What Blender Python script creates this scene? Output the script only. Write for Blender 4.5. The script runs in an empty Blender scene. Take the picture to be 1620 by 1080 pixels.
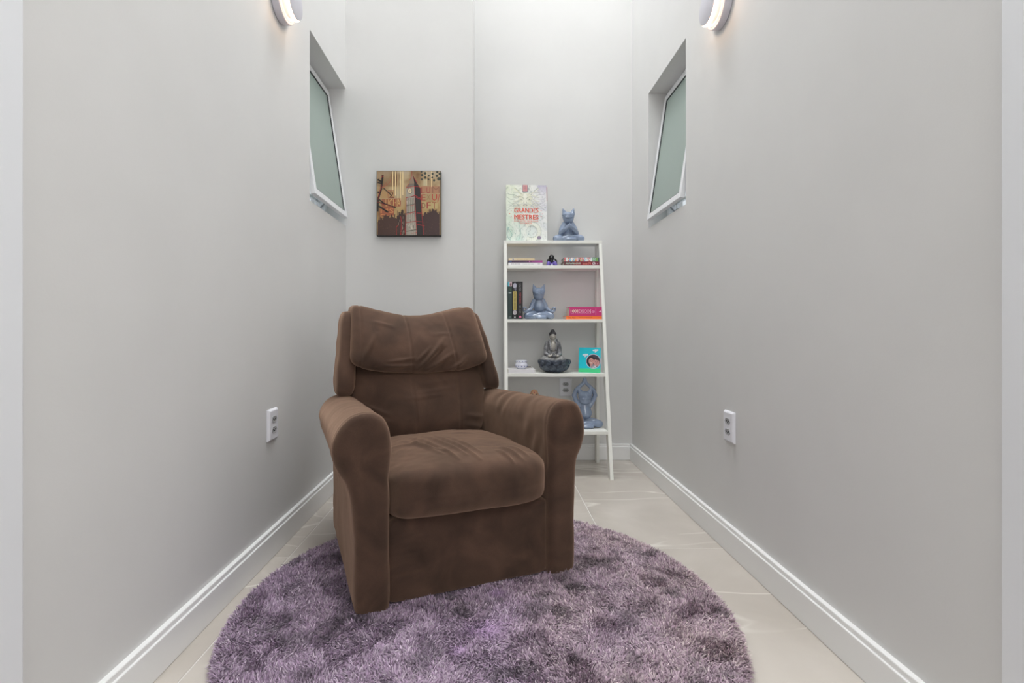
import bpy, bmesh, math, random
import numpy as np
from mathutils import Vector, Matrix, noise
random.seed(7); np.random.seed(7)
S = bpy.context.scene; C = S.collection
R = math.radians

# ------------------------------------------------------------------ camera, world, lights, exposure
F = 783.0; VX, VY, H = 777.0, 520.0, 0.85        # focal length and vanishing point read off the photograph, eye height
cd = bpy.data.cameras.new('camera'); cam = bpy.data.objects.new('camera', cd); C.objects.link(cam)
cam.location = (0, 0, H); cam.rotation_euler = (R(90), 0, 0)
cd.sensor_width = 36; cd.lens = F/1620*36; cd.shift_x = (810-VX)/1620; cd.shift_y = -(540-VY)/1620
cd.clip_start = 0.02
S.camera = cam
w = bpy.data.worlds.new('world'); S.world = w; w.use_nodes = True
w.node_tree.nodes['Background'].inputs[0].default_value = (0.80, 0.86, 0.90, 1)
w.node_tree.nodes['Background'].inputs[1].default_value = 0.9
def area(name, loc, rot, sx, sy, power, col):
    l = bpy.data.lights.new(name, 'AREA'); l.shape = 'RECTANGLE'; l.size = sx; l.size_y = sy
    l.energy = power; l.color = col
    o = bpy.data.objects.new(name, l); C.objects.link(o); o.location = loc; o.rotation_euler = rot; return o
area('skylight_lamp', (0.04, 2.5, 5.4), (0, 0, 0), 1.5, 1.2, 106, (0.955, 0.98, 1.0))
area('hall_ceiling_lamp', (0.75, -0.5, 2.6), (0, 0, 0), 1.2, 1.2, 28, (1.0, 0.995, 0.985))
area('hall_fill_light', (0.45, -4.6, 1.5), (R(90), 0, 0), 1.6, 1.8, 42, (0.92, 0.96, 1.0))  # added unseen fill that evens out the deep walls; the hall has no window
S.view_settings.view_transform = 'Standard'; S.view_settings.look = 'None'
S.view_settings.exposure = 0.0; S.view_settings.gamma = 1.0; S.view_settings.use_curve_mapping = False
S.cycles.use_denoising = True
S.cycles.max_bounces = 10; S.cycles.diffuse_bounces = 8

# ------------------------------------------------------------------ materials
def lin(c):
    return tuple((x/255/12.92 if x/255 <= 0.04045 else ((x/255+0.055)/1.055)**2.4) for x in c)
def mat(name, col, rough=0.5, metal=0.0, bump=None, var=None, sheen=0, spec=0.5, coat=0, emit=None, srgb=True):
    m = bpy.data.materials.new(name); m.use_nodes = True; nt = m.node_tree; b = nt.nodes['Principled BSDF']
    c = lin(col) if srgb else col
    b.inputs['Base Color'].default_value = (*c, 1); b.inputs['Roughness'].default_value = rough
    b.inputs['Metallic'].default_value = metal; b.inputs['Specular IOR Level'].default_value = spec
    b.inputs['Coat Weight'].default_value = coat; b.inputs['Coat Roughness'].default_value = 0.08
    if sheen: b.inputs['Sheen Weight'].default_value = sheen; b.inputs['Sheen Roughness'].default_value = 0.4
    if emit: b.inputs['Emission Color'].default_value = (*emit[0], 1); b.inputs['Emission Strength'].default_value = emit[1]
    tc = nt.nodes.new('ShaderNodeTexCoord')
    if var:                                       # (scale, other colour, amount)
        n = nt.nodes.new('ShaderNodeTexNoise'); n.inputs['Scale'].default_value = var[0]; n.inputs['Detail'].default_value = 5
        nt.links.new(tc.outputs['Object'], n.inputs['Vector'])
        r = nt.nodes.new('ShaderNodeMapRange'); r.inputs[1].default_value = 0.35; r.inputs[2].default_value = 0.65
        r.inputs[4].default_value = var[2]; nt.links.new(n.outputs['Fac'], r.inputs[0])
        mx = nt.nodes.new('ShaderNodeMix'); mx.data_type = 'RGBA'
        mx.inputs['A'].default_value = (*c, 1); mx.inputs['B'].default_value = (*(lin(var[1]) if srgb else var[1]), 1)
        nt.links.new(r.outputs[0], mx.inputs['Factor']); nt.links.new(mx.outputs['Result'], b.inputs['Base Color'])
    if bump:                                      # (scale, strength)
        n = nt.nodes.new('ShaderNodeTexNoise'); n.inputs['Scale'].default_value = bump[0]; n.inputs['Detail'].default_value = 4
        nt.links.new(tc.outputs['Object'], n.inputs['Vector'])
        bp = nt.nodes.new('ShaderNodeBump'); bp.inputs['Strength'].default_value = bump[1]; bp.inputs['Distance'].default_value = 0.002
        nt.links.new(n.outputs['Fac'], bp.inputs['Height']); nt.links.new(bp.outputs[0], b.inputs['Normal'])
    return m
M = {}
M['wall'] = mat('wall_paint', (217, 216.5, 215.5), 0.6, var=(3, (214, 213.5, 212.5), 1), bump=(180, 0.06), spec=0.35)
M['ceil'] = mat('ceiling_paint', (235, 235, 232), 0.7)
M['trim'] = mat('white_lacquer', (238, 238, 238), 0.25, spec=0.5)
M['casing'] = mat('casing_paint', (230, 232, 236), 0.35)
M['shelf'] = mat('shelf_lacquer', (236, 236, 230), 0.33)
M['plastic'] = mat('white_plastic', (232, 232, 238), 0.25)
M['socket'] = mat('socket_grey', (168, 168, 170), 0.4)
M['hole'] = mat('socket_hole', (40, 40, 42), 0.6)
M['alu'] = mat('white_aluminium', (232, 233, 236), 0.3)
M['seal'] = mat('rubber_seal', (70, 74, 76), 0.6)
M['steel'] = mat('steel', (170, 172, 175), 0.3, 1.0)
M['grout'] = mat('grout', (216, 213, 208), 0.8)
M['lamp_body'] = mat('lamp_body', (205, 203, 212), 0.35)
M['lamp_glow'] = mat('lamp_diffuser', (255, 240, 225), 0.4, emit=((1.0, 0.68, 0.44), 9.0))
M['cat'] = mat('cat_glaze', (136, 150, 172), 0.12, var=(30, (124, 139, 163), 1), coat=0.6)
M['black_plastic'] = mat('black_plastic', (26, 26, 28), 0.3)
M['purple'] = mat('purple_paint', (116, 98, 178), 0.35)
M['skin_tan'] = mat('tan_paint', (196, 150, 118), 0.4)
M['red'] = mat('red_paint', (170, 40, 34), 0.4)
M['robe_orange'] = mat('ochre_paint', (150, 92, 52), 0.5)
M['stone_dark'] = mat('stone_dark', (86, 87, 92), 0.5, var=(55, (152, 152, 154), 1), bump=(120, 0.6))
M['stone_light'] = mat('stone_light', (156, 155, 152), 0.5, var=(90, (104, 104, 106), 0.9))
M['petal'] = mat('petal_glaze', (50, 58, 72), 0.2, var=(60, (84, 96, 112), 0.8), coat=0.3)
M['stone_skin'] = mat('stone_skin', (178, 174, 166), 0.45, var=(40, (165, 161, 154), 1))
M['stone_hair'] = mat('stone_hair', (66, 64, 68), 0.6, bump=(400, 1.0))
M['bowl'] = mat('bowl_glaze', (40, 46, 58), 0.22, var=(45, (70, 80, 94), 0.8), coat=0.3)
M['ceramic'] = mat('ceramic', (226, 228, 240), 0.12, coat=0.5)
M['cobalt'] = mat('cobalt_blue', (70, 80, 150), 0.15, coat=0.5)
M['pages'] = mat('book_pages', (226, 220, 208), 0.8, bump=(200, 0.3))
M['canvas_edge'] = mat('black_canvas_edge', (26, 22, 20), 0.5)
M['rug_back'] = mat('rug_backing', (70, 58, 66), 0.9)

def attr_mat(name, rough, sheen=0.0, spec=0.5):
    m = bpy.data.materials.new(name); m.use_nodes = True; nt = m.node_tree; b = nt.nodes['Principled BSDF']
    a = nt.nodes.new('ShaderNodeAttribute'); a.attribute_name = 'Col'
    nt.links.new(a.outputs['Color'], b.inputs['Base Color']); b.inputs['Roughness'].default_value = rough
    b.inputs['Specular IOR Level'].default_value = spec
    if sheen: b.inputs['Sheen Weight'].default_value = sheen
    return m
M['print'] = attr_mat('printed_colours', 0.4)
M['pile'] = attr_mat('rug_yarn', 0.55, 0.25, 0.3)

def suede():
    m = bpy.data.materials.new('brown_suede'); m.use_nodes = True; nt = m.node_tree; b = nt.nodes['Principled BSDF']
    N = nt.nodes.new; L = nt.links.new
    tc = N('ShaderNodeTexCoord')
    n1 = N('ShaderNodeTexNoise'); n1.inputs['Scale'].default_value = 7; n1.inputs['Detail'].default_value = 6; n1.inputs['Distortion'].default_value = 0.8
    n2 = N('ShaderNodeTexNoise'); n2.inputs['Scale'].default_value = 330; n2.inputs['Detail'].default_value = 2
    L(tc.outputs['Object'], n1.inputs[0]); L(tc.outputs['Object'], n2.inputs[0])
    cr = N('ShaderNodeValToRGB'); e = cr.color_ramp.elements
    e[0].position = 0.3; e[0].color = (*lin((43, 31, 26)), 1); e[1].position = 0.72; e[1].color = (*lin((80, 59, 49)), 1)
    L(n1.outputs['Fac'], cr.inputs[0])
    mx = N('ShaderNodeMix'); mx.data_type = 'RGBA'; mx.blend_type = 'MULTIPLY'; mx.inputs['Factor'].default_value = 0.35
    L(cr.outputs[0], mx.inputs['A']); L(n2.outputs['Color'], mx.inputs['B'])
    mx2 = N('ShaderNodeMapRange'); mx2.inputs[1].default_value = .2; mx2.inputs[2].default_value = .8; mx2.inputs[3].default_value = .6; mx2.inputs[4].default_value = 1.25
    L(n2.outputs['Fac'], mx2.inputs[0]); L(mx2.outputs[0], mx.inputs['B'])
    L(mx.outputs['Result'], b.inputs['Base Color'])
    b.inputs['Roughness'].default_value = 0.85; b.inputs['Specular IOR Level'].default_value = 0.15
    b.inputs['Sheen Weight'].default_value = 0.5; b.inputs['Sheen Roughness'].default_value = 0.6
    b.inputs['Sheen Tint'].default_value = (*lin((240, 200, 172)), 1)
    bp = N('ShaderNodeBump'); bp.inputs['Strength'].default_value = 0.25; bp.inputs['Distance'].default_value = 0.0015
    L(n2.outputs['Fac'], bp.inputs['Height']); L(bp.outputs[0], b.inputs['Normal'])
    return m
M['suede'] = suede()

def tile_mat():
    m = bpy.data.materials.new('marble_tile'); m.use_nodes = True; nt = m.node_tree; b = nt.nodes['Principled BSDF']
    N = nt.nodes.new; L = nt.links.new
    g = N('ShaderNodeNewGeometry'); oi = N('ShaderNodeObjectInfo')
    off = N('ShaderNodeVectorMath'); off.operation = 'MULTIPLY_ADD'; off.inputs[1].default_value = (9, 17, 5)
    cmb = N('ShaderNodeCombineXYZ')
    for i in range(3): L(oi.outputs['Random'], cmb.inputs[i])
    L(cmb.outputs[0], off.inputs[0]); L(g.outputs['Position'], off.inputs[2])
    n = N('ShaderNodeTexNoise'); n.inputs['Scale'].default_value = 2.2; n.inputs['Detail'].default_value = 7; n.inputs['Distortion'].default_value = 0.5
    L(off.outputs[0], n.inputs[0])
    cr = N('ShaderNodeValToRGB'); e = cr.color_ramp.elements
    e[0].position = 0.3; e[0].color = (*lin((182, 174, 165)), 1); e[1].position = 0.7; e[1].color = (*lin((204, 197, 189)), 1)
    L(n.outputs['Fac'], cr.inputs[0])
    # thin veins: distorted noise close to one value
    n3 = N('ShaderNodeTexNoise'); n3.inputs['Scale'].default_value = 1.1; n3.inputs['Detail'].default_value = 2.5; n3.inputs['Distortion'].default_value = .15
    mp = N('ShaderNodeMapping'); mp.inputs['Rotation'].default_value = (0, 0, 0.7); mp.inputs['Scale'].default_value = (.7, 3.2, 1)
    L(off.outputs[0], mp.inputs[0]); L(mp.outputs[0], n3.inputs[0])
    s = N('ShaderNodeMath'); s.operation = 'SUBTRACT'; s.inputs[1].default_value = 0.52; L(n3.outputs['Fac'], s.inputs[0])
    a = N('ShaderNodeMath'); a.operation = 'ABSOLUTE'; L(s.outputs[0], a.inputs[0])
    mr = N('ShaderNodeMapRange'); mr.inputs[1].default_value = 0.0; mr.inputs[2].default_value = 0.011; mr.inputs[3].default_value = 0.85; mr.inputs[4].default_value = 0
    L(a.outputs[0], mr.inputs[0])
    k = N('ShaderNodeMath'); k.operation = 'MULTIPLY'; n4 = N('ShaderNodeTexNoise'); n4.inputs['Scale'].default_value = 3.5
    L(off.outputs[0], n4.inputs[0]); r4 = N('ShaderNodeMapRange'); r4.inputs[1].default_value = .36; r4.inputs[2].default_value = .55
    L(n4.outputs['Fac'], r4.inputs[0]); L(mr.outputs[0], k.inputs[0]); L(r4.outputs[0], k.inputs[1])
    mx = N('ShaderNodeMix'); mx.data_type = 'RGBA'; mx.inputs['B'].default_value = (*lin((226, 222, 214)), 1)
    L(k.outputs[0], mx.inputs['Factor']); L(cr.outputs[0], mx.inputs['A']); L(mx.outputs['Result'], b.inputs['Base Color'])
    b.inputs['Roughness'].default_value = 0.2; b.inputs['Specular IOR Level'].default_value = 0.5
    return m
M['tile'] = tile_mat()

def frosted():
    m = bpy.data.materials.new('frosted_glass'); m.use_nodes = True; nt = m.node_tree
    N = nt.nodes.new; L = nt.links.new; nt.nodes.remove(nt.nodes['Principled BSDF'])
    d = N('ShaderNodeBsdfDiffuse'); d.inputs[0].default_value = (*lin((196, 205, 200)), 1)
    t = N('ShaderNodeBsdfTranslucent'); t.inputs[0].default_value = (*lin((200, 212, 205)), 1)
    gl = N('ShaderNodeBsdfGlossy'); gl.inputs['Roughness'].default_value = 0.25
    m1 = N('ShaderNodeMixShader'); m1.inputs[0].default_value = 0.5; m2 = N('ShaderNodeMixShader'); m2.inputs[0].default_value = 0.06
    L(d.outputs[0], m1.inputs[1]); L(t.outputs[0], m1.inputs[2]); L(m1.outputs[0], m2.inputs[1]); L(gl.outputs[0], m2.inputs[2])
    L(m2.outputs[0], nt.nodes['Material Output'].inputs[0]); return m
M['glass'] = frosted()

# ------------------------------------------------------------------ object helpers
def link(name, me, m=None, parent=None, smooth=False, loc=None, rot=None):
    o = bpy.data.objects.new(name, me); C.objects.link(o)
    if m: me.materials.append(M[m] if isinstance(m, str) else m)
    if smooth: me.polygons.foreach_set('use_smooth', [True]*len(me.polygons))
    if parent: o.parent = parent
    if loc is not None: o.location = loc
    if rot is not None: o.rotation_euler = rot
    return o
def tag(o, label=None, cat=None, group=None, kind=None):
    if label: o['label'] = label
    if cat: o['category'] = cat
    if group: o['group'] = group
    if kind: o['kind'] = kind
    return o
def thing(name, label, cat, loc=(0, 0, 0), rotz=0.0, group=None, rot=None):
    o = bpy.data.objects.new(name, None); C.objects.link(o); o.location = loc
    o.rotation_euler = rot or (0, 0, rotz); o.empty_display_size = 0.05
    return tag(o, label, cat, group)
def me_py(verts, faces, name='mesh'):
    me = bpy.data.meshes.new(name); me.from_pydata([tuple(v) for v in verts], [], faces); me.update(); return me
def bm_me(bm, name='mesh'):
    bmesh.ops.recalc_face_normals(bm, faces=bm.faces)
    me = bpy.data.meshes.new(name); bm.to_mesh(me); bm.free(); return me
def box(bm, x0, x1, y0, y1, z0, z1, bev=0.0, seg=2):
    r = bmesh.ops.create_cube(bm, size=1.0); vs = r['verts']
    for v in vs: v.co = Vector(((x0+x1)/2+v.co.x*(x1-x0), (y0+y1)/2+v.co.y*(y1-y0), (z0+z1)/2+v.co.z*(z1-z0)))
    if bev:
        es = list({e for v in vs for e in v.link_edges})
        bmesh.ops.bevel(bm, geom=es, offset=bev, segments=seg, profile=0.6, affect='EDGES')
def box_obj(name, b, m, parent=None, bev=0.0, **k):
    bm = bmesh.new(); box(bm, *b, bev); return link(name, bm_me(bm), m, parent, **k)
def lathe_me(prof, n=32, axis='z', closed=True):
    vs, fs = [], []
    for i in range(n):
        a = 2*math.pi*i/n
        for r, h in prof:
            c, s = r*math.cos(a), r*math.sin(a)
            vs.append((c, s, h) if axis == 'z' else (h, c, s))
    k = len(prof)
    for i in range(n):
        j = (i+1) % n
        for q in range(k-1): fs.append((i*k+q, j*k+q, j*k+q+1, i*k+q+1))
    bm = bmesh.new(); me = me_py(vs, fs); bm.from_mesh(me)
    bmesh.ops.remove_doubles(bm, verts=bm.verts, dist=1e-6)
    bmesh.ops.dissolve_degenerate(bm, edges=bm.edges, dist=1e-7)
    return bm_me(bm)
def smart_smooth(o, ang=35):
    me = o.data; me.polygons.foreach_set('use_smooth', [True]*len(me.polygons))
    me.set_sharp_from_angle(angle=R(ang)); return o

# shapes grown from overlapping hulls, merged to one skin
_ico = None
def sph(c, r, rz=0, rx=0, ry=0):
    global _ico
    if _ico is None:
        bm = bmesh.new(); bmesh.ops.create_icosphere(bm, subdivisions=3, radius=1); _ico = [v.co.copy() for v in bm.verts]; bm.free()
    if not hasattr(r, '__len__'): r = (r, r, r)
    mt = Matrix.Rotation(rz, 3, 'Z') @ Matrix.Rotation(rx, 3, 'X') @ Matrix.Rotation(ry, 3, 'Y')
    return [Vector(c) + mt @ Vector((v.x*r[0], v.y*r[1], v.z*r[2])) for v in _ico]
def cap(a, b, ra, rb): return sph(a, ra) + sph(b, rb)
def chain(pts):
    return [sph(p[:3], p[3]) + sph(q[:3], q[3]) for p, q in zip(pts, pts[1:])]
def blob(prims, voxel=0.002, sm=5, fac=0.5):
    bm = bmesh.new()
    for pts in prims:
        b2 = bmesh.new(); vs = [b2.verts.new(p) for p in pts]
        r = bmesh.ops.convex_hull(b2, input=vs)
        bmesh.ops.delete(b2, geom=list({g for g in r['geom_interior'] + r['geom_unused'] if isinstance(g, bmesh.types.BMVert)}), context='VERTS')
        bmesh.ops.recalc_face_normals(b2, faces=b2.faces)
        t = bpy.data.meshes.new('t'); b2.to_mesh(t); b2.free(); bm.from_mesh(t); bpy.data.meshes.remove(t)
    me = bpy.data.meshes.new('blob'); bm.to_mesh(me); bm.free()
    o = bpy.data.objects.new('tmp', me); C.objects.link(o)
    md = o.modifiers.new('r', 'REMESH'); md.mode = 'VOXEL'; md.voxel_size = voxel; md.use_smooth_shade = True
    s = o.modifiers.new('s', 'SMOOTH'); s.iterations = sm; s.factor = fac
    dg = bpy.context.evaluated_depsgraph_get(); dg.update()
    out = bpy.data.meshes.new_from_object(o.evaluated_get(dg)); bpy.data.objects.remove(o); bpy.data.meshes.remove(me)
    out.materials.clear()
    return out

# flat print: coloured polygons a hair's breadth apart, facing -Y, u to the right, v up
_tc = {}
def text_tris(s):
    if s not in _tc:
        c = bpy.data.curves.new('t', 'FONT'); c.body = s; c.size = 1; c.resolution_u = 2; c.offset = 0
        o = bpy.data.objects.new('t', c); C.objects.link(o)
        dg = bpy.context.evaluated_depsgraph_get(); dg.update()
        me = bpy.data.meshes.new_from_object(o.evaluated_get(dg))
        v = [(p.co.x, p.co.y) for p in me.vertices]; f = [tuple(p.vertices) for p in me.polygons]
        bpy.data.objects.remove(o); bpy.data.meshes.remove(me); bpy.data.curves.remove(c); _tc[s] = (v, f)
    return _tc[s]
class Print:
    def __init__(s): s.v = []; s.f = []; s.c = []; s.L = 0
    def layer(s): s.L += 1
    def poly(s, pts, col):
        k = len(s.v); s.v += [(x, -0.00012*s.L, y) for x, y in pts]
        s.f.append(tuple(range(k, k+len(pts)))); s.c += [col]*len(pts) if isinstance(col[0], (int, float)) else list(col)
    def rect(s, x0, y0, x1, y1, col): s.L += .04; s.poly([(x0, y0), (x1, y0), (x1, y1), (x0, y1)], col)
    def disc(s, x, y, rx, ry, col, n=20, a=0):
        s.L += .04
        s.poly([(x+rx*math.cos(t)*math.cos(a)-ry*math.sin(t)*math.sin(a), y+rx*math.cos(t)*math.sin(a)+ry*math.sin(t)*math.cos(a)) for t in (2*math.pi*i/n for i in range(n))], col)
    def stroke(s, pts, wd, col):                             # one ribbon with mitred joints
        s.L += .04
        pts = [Vector(q) for i, q in enumerate(pts) if i == 0 or (Vector(q)-Vector(pts[i-1])).length > 1e-6]
        if len(pts) < 2: return
        ds = [(b-a).normalized() for a, b in zip(pts, pts[1:])]; ns = []
        for i in range(len(pts)):
            n = Vector((0, 0))
            for d in ([ds[i-1]] if i else []) + ([ds[i]] if i < len(ds) else []): n += Vector((-d.y, d.x))
            n = n.normalized() if n.length > .2 else Vector((-ds[max(0, i-1)].y, ds[max(0, i-1)].x)); ns.append(n*wd/2)
        for i in range(len(ds)):
            a, b, na, nb = pts[i], pts[i+1], ns[i], ns[i+1]
            s.poly([tuple(a+na), tuple(a-na), tuple(b-nb), tuple(b+nb)], col)
    def text(s, t, x0, y0, x1, y1, col, vert=False):         # fits the words into a box; vert: reads downwards
        s.L += .04; v, f = text_tris(t)
        ax, bx = min(p[0] for p in v), max(p[0] for p in v); ay, by = min(p[1] for p in v), max(p[1] for p in v)
        def mp(p):
            a, b = (p[0]-ax)/(bx-ax), (p[1]-ay)/(by-ay)
            return (x0+b*(x1-x0), y1-a*(y1-y0)) if vert else (x0+a*(x1-x0), y0+b*(y1-y0))
        q = [mp(p) for p in v]
        for fa in f: s.poly([q[i] for i in fa], col)
    def raster(s, x0, y0, x1, y1, nx, ny, fn):
        k = len(s.v)
        for j in range(ny+1):
            for i in range(nx+1):
                x, y = x0+(x1-x0)*i/nx, y0+(y1-y0)*j/ny
                s.v.append((x, -0.00012*s.L, y))
        cols = [fn(i/nx, j/ny) for j in range(ny+1) for i in range(nx+1)]
        for j in range(ny):
            for i in range(nx):
                a = j*(nx+1)+i; ids = (a, a+1, a+nx+2, a+nx+1)
                s.f.append(tuple(k+t for t in ids)); s.c += [cols[t] for t in ids]
    def build(s, name, parent, loc=(0, 0, 0), rot=(0, 0, 0)):
        me = me_py(s.v, s.f, name)
        bad = [i for i, p in enumerate(me.polygons) if p.normal.y > 0]
        ca = me.color_attributes.new('Col', 'FLOAT_COLOR', 'CORNER')
        arr = np.ones((len(s.c), 4), dtype=np.float32)
        cs = np.array([c[:3] for c in s.c], dtype=np.float32)/255
        arr[:, :3] = np.where(cs <= 0.04045, cs/12.92, ((cs+0.055)/1.055)**2.4)
        ca.data.foreach_set('color', arr.ravel())
        return link(name, me, 'print', parent, loc=loc, rot=rot)
def mixc(a, b, t):
    t = max(0, min(1, t)); return tuple(a[i]*(1-t)+b[i]*t for i in range(3))

# ================================================================== THE ROOM
XL, XR, YB, YC, XC, TOP, YE = -0.83, 0.917, 3.22, 2.825, -0.105, 5.5, 0.74
ZB, ZT = 1.437, 2.22
def struct(name, boxes, m='wall', parent=None, bev=0):
    bm = bmesh.new()
    for b in boxes: box(bm, *b, bev)
    o = link(name, bm_me(bm), m, parent)
    if not parent: o['kind'] = 'structure'
    return o
struct('wall_left', [(XL-.2, XL, YE, 2.264, -.05, TOP), (XL-.2, XL, 2.264, YC, -.05, ZB), (XL-.2, XL, 2.264, YC, ZT, TOP)])
struct('wall_right', [(XR, XR+.2, YE, 2.331, -.05, TOP), (XR, XR+.2, 2.331, 2.884, -.05, ZB), (XR, XR+.2, 2.331, 2.884, ZT, TOP), (XR, XR+.2, 2.884, YB, -.05, TOP)])
struct('wall_back', [(XC-.02, XR+.2, YB, YB+.1, -.05, TOP)])
struct('wall_column', [(XL-.2, XC, YC, YB+.1, -.05, TOP)])
struct('ceiling', [(XL-.2, XR+.2, YE-.1, YB+.1, TOP, TOP+.1)], 'ceil')
struct('wall_front', [(XL-.2, XR+.2, YE-.1, YE, 2.35, TOP)])
# the hall behind the camera
struct('wall_hall_left', [(-1.75, -1.6, -4.7, YE-.1, -.05, 2.7)])
struct('wall_hall_right', [(1.7, 1.85, -4.7, YE-.1, -.05, 2.7)])
struct('wall_hall_rear', [(-1.75, 1.85, -4.8, -4.7, -.05, 2.7)])
struct('wall_hall_front', [(-1.75, XL-.0, YE-.1, YE, -.05, 2.7), (XR+.0, 1.85, YE-.1, YE, -.05, 2.7)])
struct('ceiling_hall', [(-1.75, 1.85, -4.8, YE-.1, 2.65, 2.75)], 'ceil')
# door casings whose inner faces show at both edges of the picture
struct('trim_1', [(XL-.01, XL+.010, YE-.13, .868, 0, 2.35)], 'casing', bev=.003)
struct('trim_2', [(XR-.010, XR+.01, YE-.13, .880, 0, 2.35)], 'casing', bev=.003)
# floor: mortar bed with the big tiles laid in it
fl = struct('floor', [(-1.75, 1.85, -4.8, YB+.1, -.06, -.0015)], 'grout')
jl, jr, y1, T = -.886*H, .536*H, H*F/361, 1.207
cols = [(jl-T, jl, H*F/361), (jl, jr, H*F/361), (jr, jr+T, H*F/347)]
gp = .0021
for (x0, x1, yj) in cols:
    for k in range(-5, 2):
        a, b = yj+k*T, yj+(k+1)*T
        x0c, x1c, a, b = max(x0, -1.6), min(x1, 1.7), max(a, -4.7), min(b, YB)
        if b-a < .05: continue
        box_obj('tile', (x0c+gp, x1c-gp, a+gp, b-gp, -.012, 0), 'tile', fl, bev=.0012)

# baseboards: stepped profile swept along the wall
prof = [(0, .0016), (.019, .0016), (.019, .0855), (.0180, .0875), (.0150, .0882), (.0142, .0895), (.0142, .1005), (.0132, .1025), (.0120, .103), (0, .103)]
def baseboard(name, pts):                       # pts: plan polyline, room side on the left of the walking direction
    n = len(pts); rings = []
    for i, p in enumerate(pts):
        p = Vector(p); d1 = (p-Vector(pts[i-1])).normalized() if i else None; d2 = (Vector(pts[i+1])-p).normalized() if i < n-1 else None
        n1 = Vector((-d1.y, d1.x)) if d1 else None; n2 = Vector((-d2.y, d2.x)) if d2 else None
        if n1 and n2: nn = (n1+n2).normalized(); nn = nn/nn.dot(n1)
        else: nn = n1 or n2
        rings.append([(p.x+nn.x*d, p.y+nn.y*d, z) for d, z in prof])
    vs = [v for r in rings for v in r]; k = len(prof); fs = []
    for i in range(n-1):
        for q in range(k-1): fs.append((i*k+q, i*k+q+1, (i+1)*k+q+1, (i+1)*k+q))
    fs += [tuple(range(k)), tuple((n-1)*k+q for q in reversed(range(k)))]
    bm = bmesh.new(); bm.from_mesh(me_py(vs, fs)); o = link(name, bm_me(bm), 'trim'); o['kind'] = 'structure'; return o
baseboard('baseboard_right', [(XR, .883), (XR, YB-.0)])
baseboard('baseboard_back', [(XR-.0195, YB), (XC, YB)])
baseboard('baseboard_column', [(XC, YB), (XC, YC), (XL, YC)])
baseboard('baseboard_left', [(XL, YC), (XL, .871)])

# ------------------------------------------------------------------ windows: fixed frame and a sash tipped into the room
def window(name, side, y0, y1, wall):
    s = side                                   # +1: recess goes to +X
    root = bpy.data.objects.new(name, None); C.objects.link(root); root.location = (wall, (y0+y1)/2, ZB); root['kind'] = 'structure'
    def X(d): return s*d                       # distance into the wall
    hw = (y1-y0)/2; Hh = ZT-ZB
    bm = bmesh.new(); fw = .028
    d0, d1 = .108, .150
    xs = sorted((X(d0), X(d1)))
    for b in ((-hw, -hw+fw, 0, Hh), (hw-fw, hw, 0, Hh), (-hw+fw, hw-fw, 0, fw), (-hw+fw, hw-fw, Hh-fw, Hh)):
        box(bm, xs[0], xs[1], b[0], b[1], b[2], b[3], .002)
    link('window_frame', bm_me(bm), 'alu', root)
    bm = bmesh.new(); t = sorted((X(.137), X(.15)))
    for z in (.12, .30): box(bm, t[0], t[1], -hw+fw, hw-fw, z, z+.014)
    for y in (-.12, .05, .2): box(bm, t[0], t[1], y, y+.012, fw, .3)
    link('window_guard', bm_me(bm), 'alu', root)
    # sash in its own frame: hinge line along the top
    L = Hh-.045-.02; ang = math.asin(.105/L)
    sash = bpy.data.objects.new('sash', None); 
    bm = bmesh.new(); sw = .030; q = hw-.022; th = .022
    for b in ((-q, -q+sw, -L, 0), (q-sw, q, -L, 0), (-q+sw, q-sw, -L, -L+sw), (-q+sw, q-sw, -sw, 0)):
        box(bm, -th/2, th/2, b[0], b[1], b[2], b[3], .002)
    sash = link('sash', bm_me(bm), 'alu', root, loc=(X(.098), 0, Hh-.034), rot=(0, s*ang, 0))
    bm = bmesh.new(); e = .004
    for b in ((-q+sw, -q+sw+e, -L+sw, -sw), (q-sw-e, q-sw, -L+sw, -sw), (-q+sw+e, q-sw-e, -L+sw, -L+sw+e), (-q+sw+e, q-sw-e, -sw-e, -sw)):
        box(bm, -.008, .008, b[0], b[1], b[2], b[3])
    link('seal', bm_me(bm), 'seal', sash)
    bm = bmesh.new(); box(bm, -.003, .003, -q+sw, q-sw, -L+sw, -sw)
    link('pane', bm_me(bm), 'glass', sash)
    for yy in (-q+.004, q-.012):
        bm = bmesh.new(); 
        box(bm, -.003, .003, -.004, .004, -.10, 0)
        link('stay_arm', bm_me(bm), 'steel', root, loc=(X(.10), yy+.004, .13), rot=(0, s*-.8+ (0), 0))
    bm = bmesh.new(); box(bm, min(X(.06), X(.108)), max(X(.06), X(.108)), -.02, .02, .030, .045, .002); box(bm, min(X(.06), X(.07)), max(X(.06), X(.07)), -.006, .006, .0, .04, .001)
    link('latch', bm_me(bm), 'steel', root)
window('window_1', -1, 2.264, YC, XL)
window('window_2', 1, 2.331, 2.884, XR)

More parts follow.
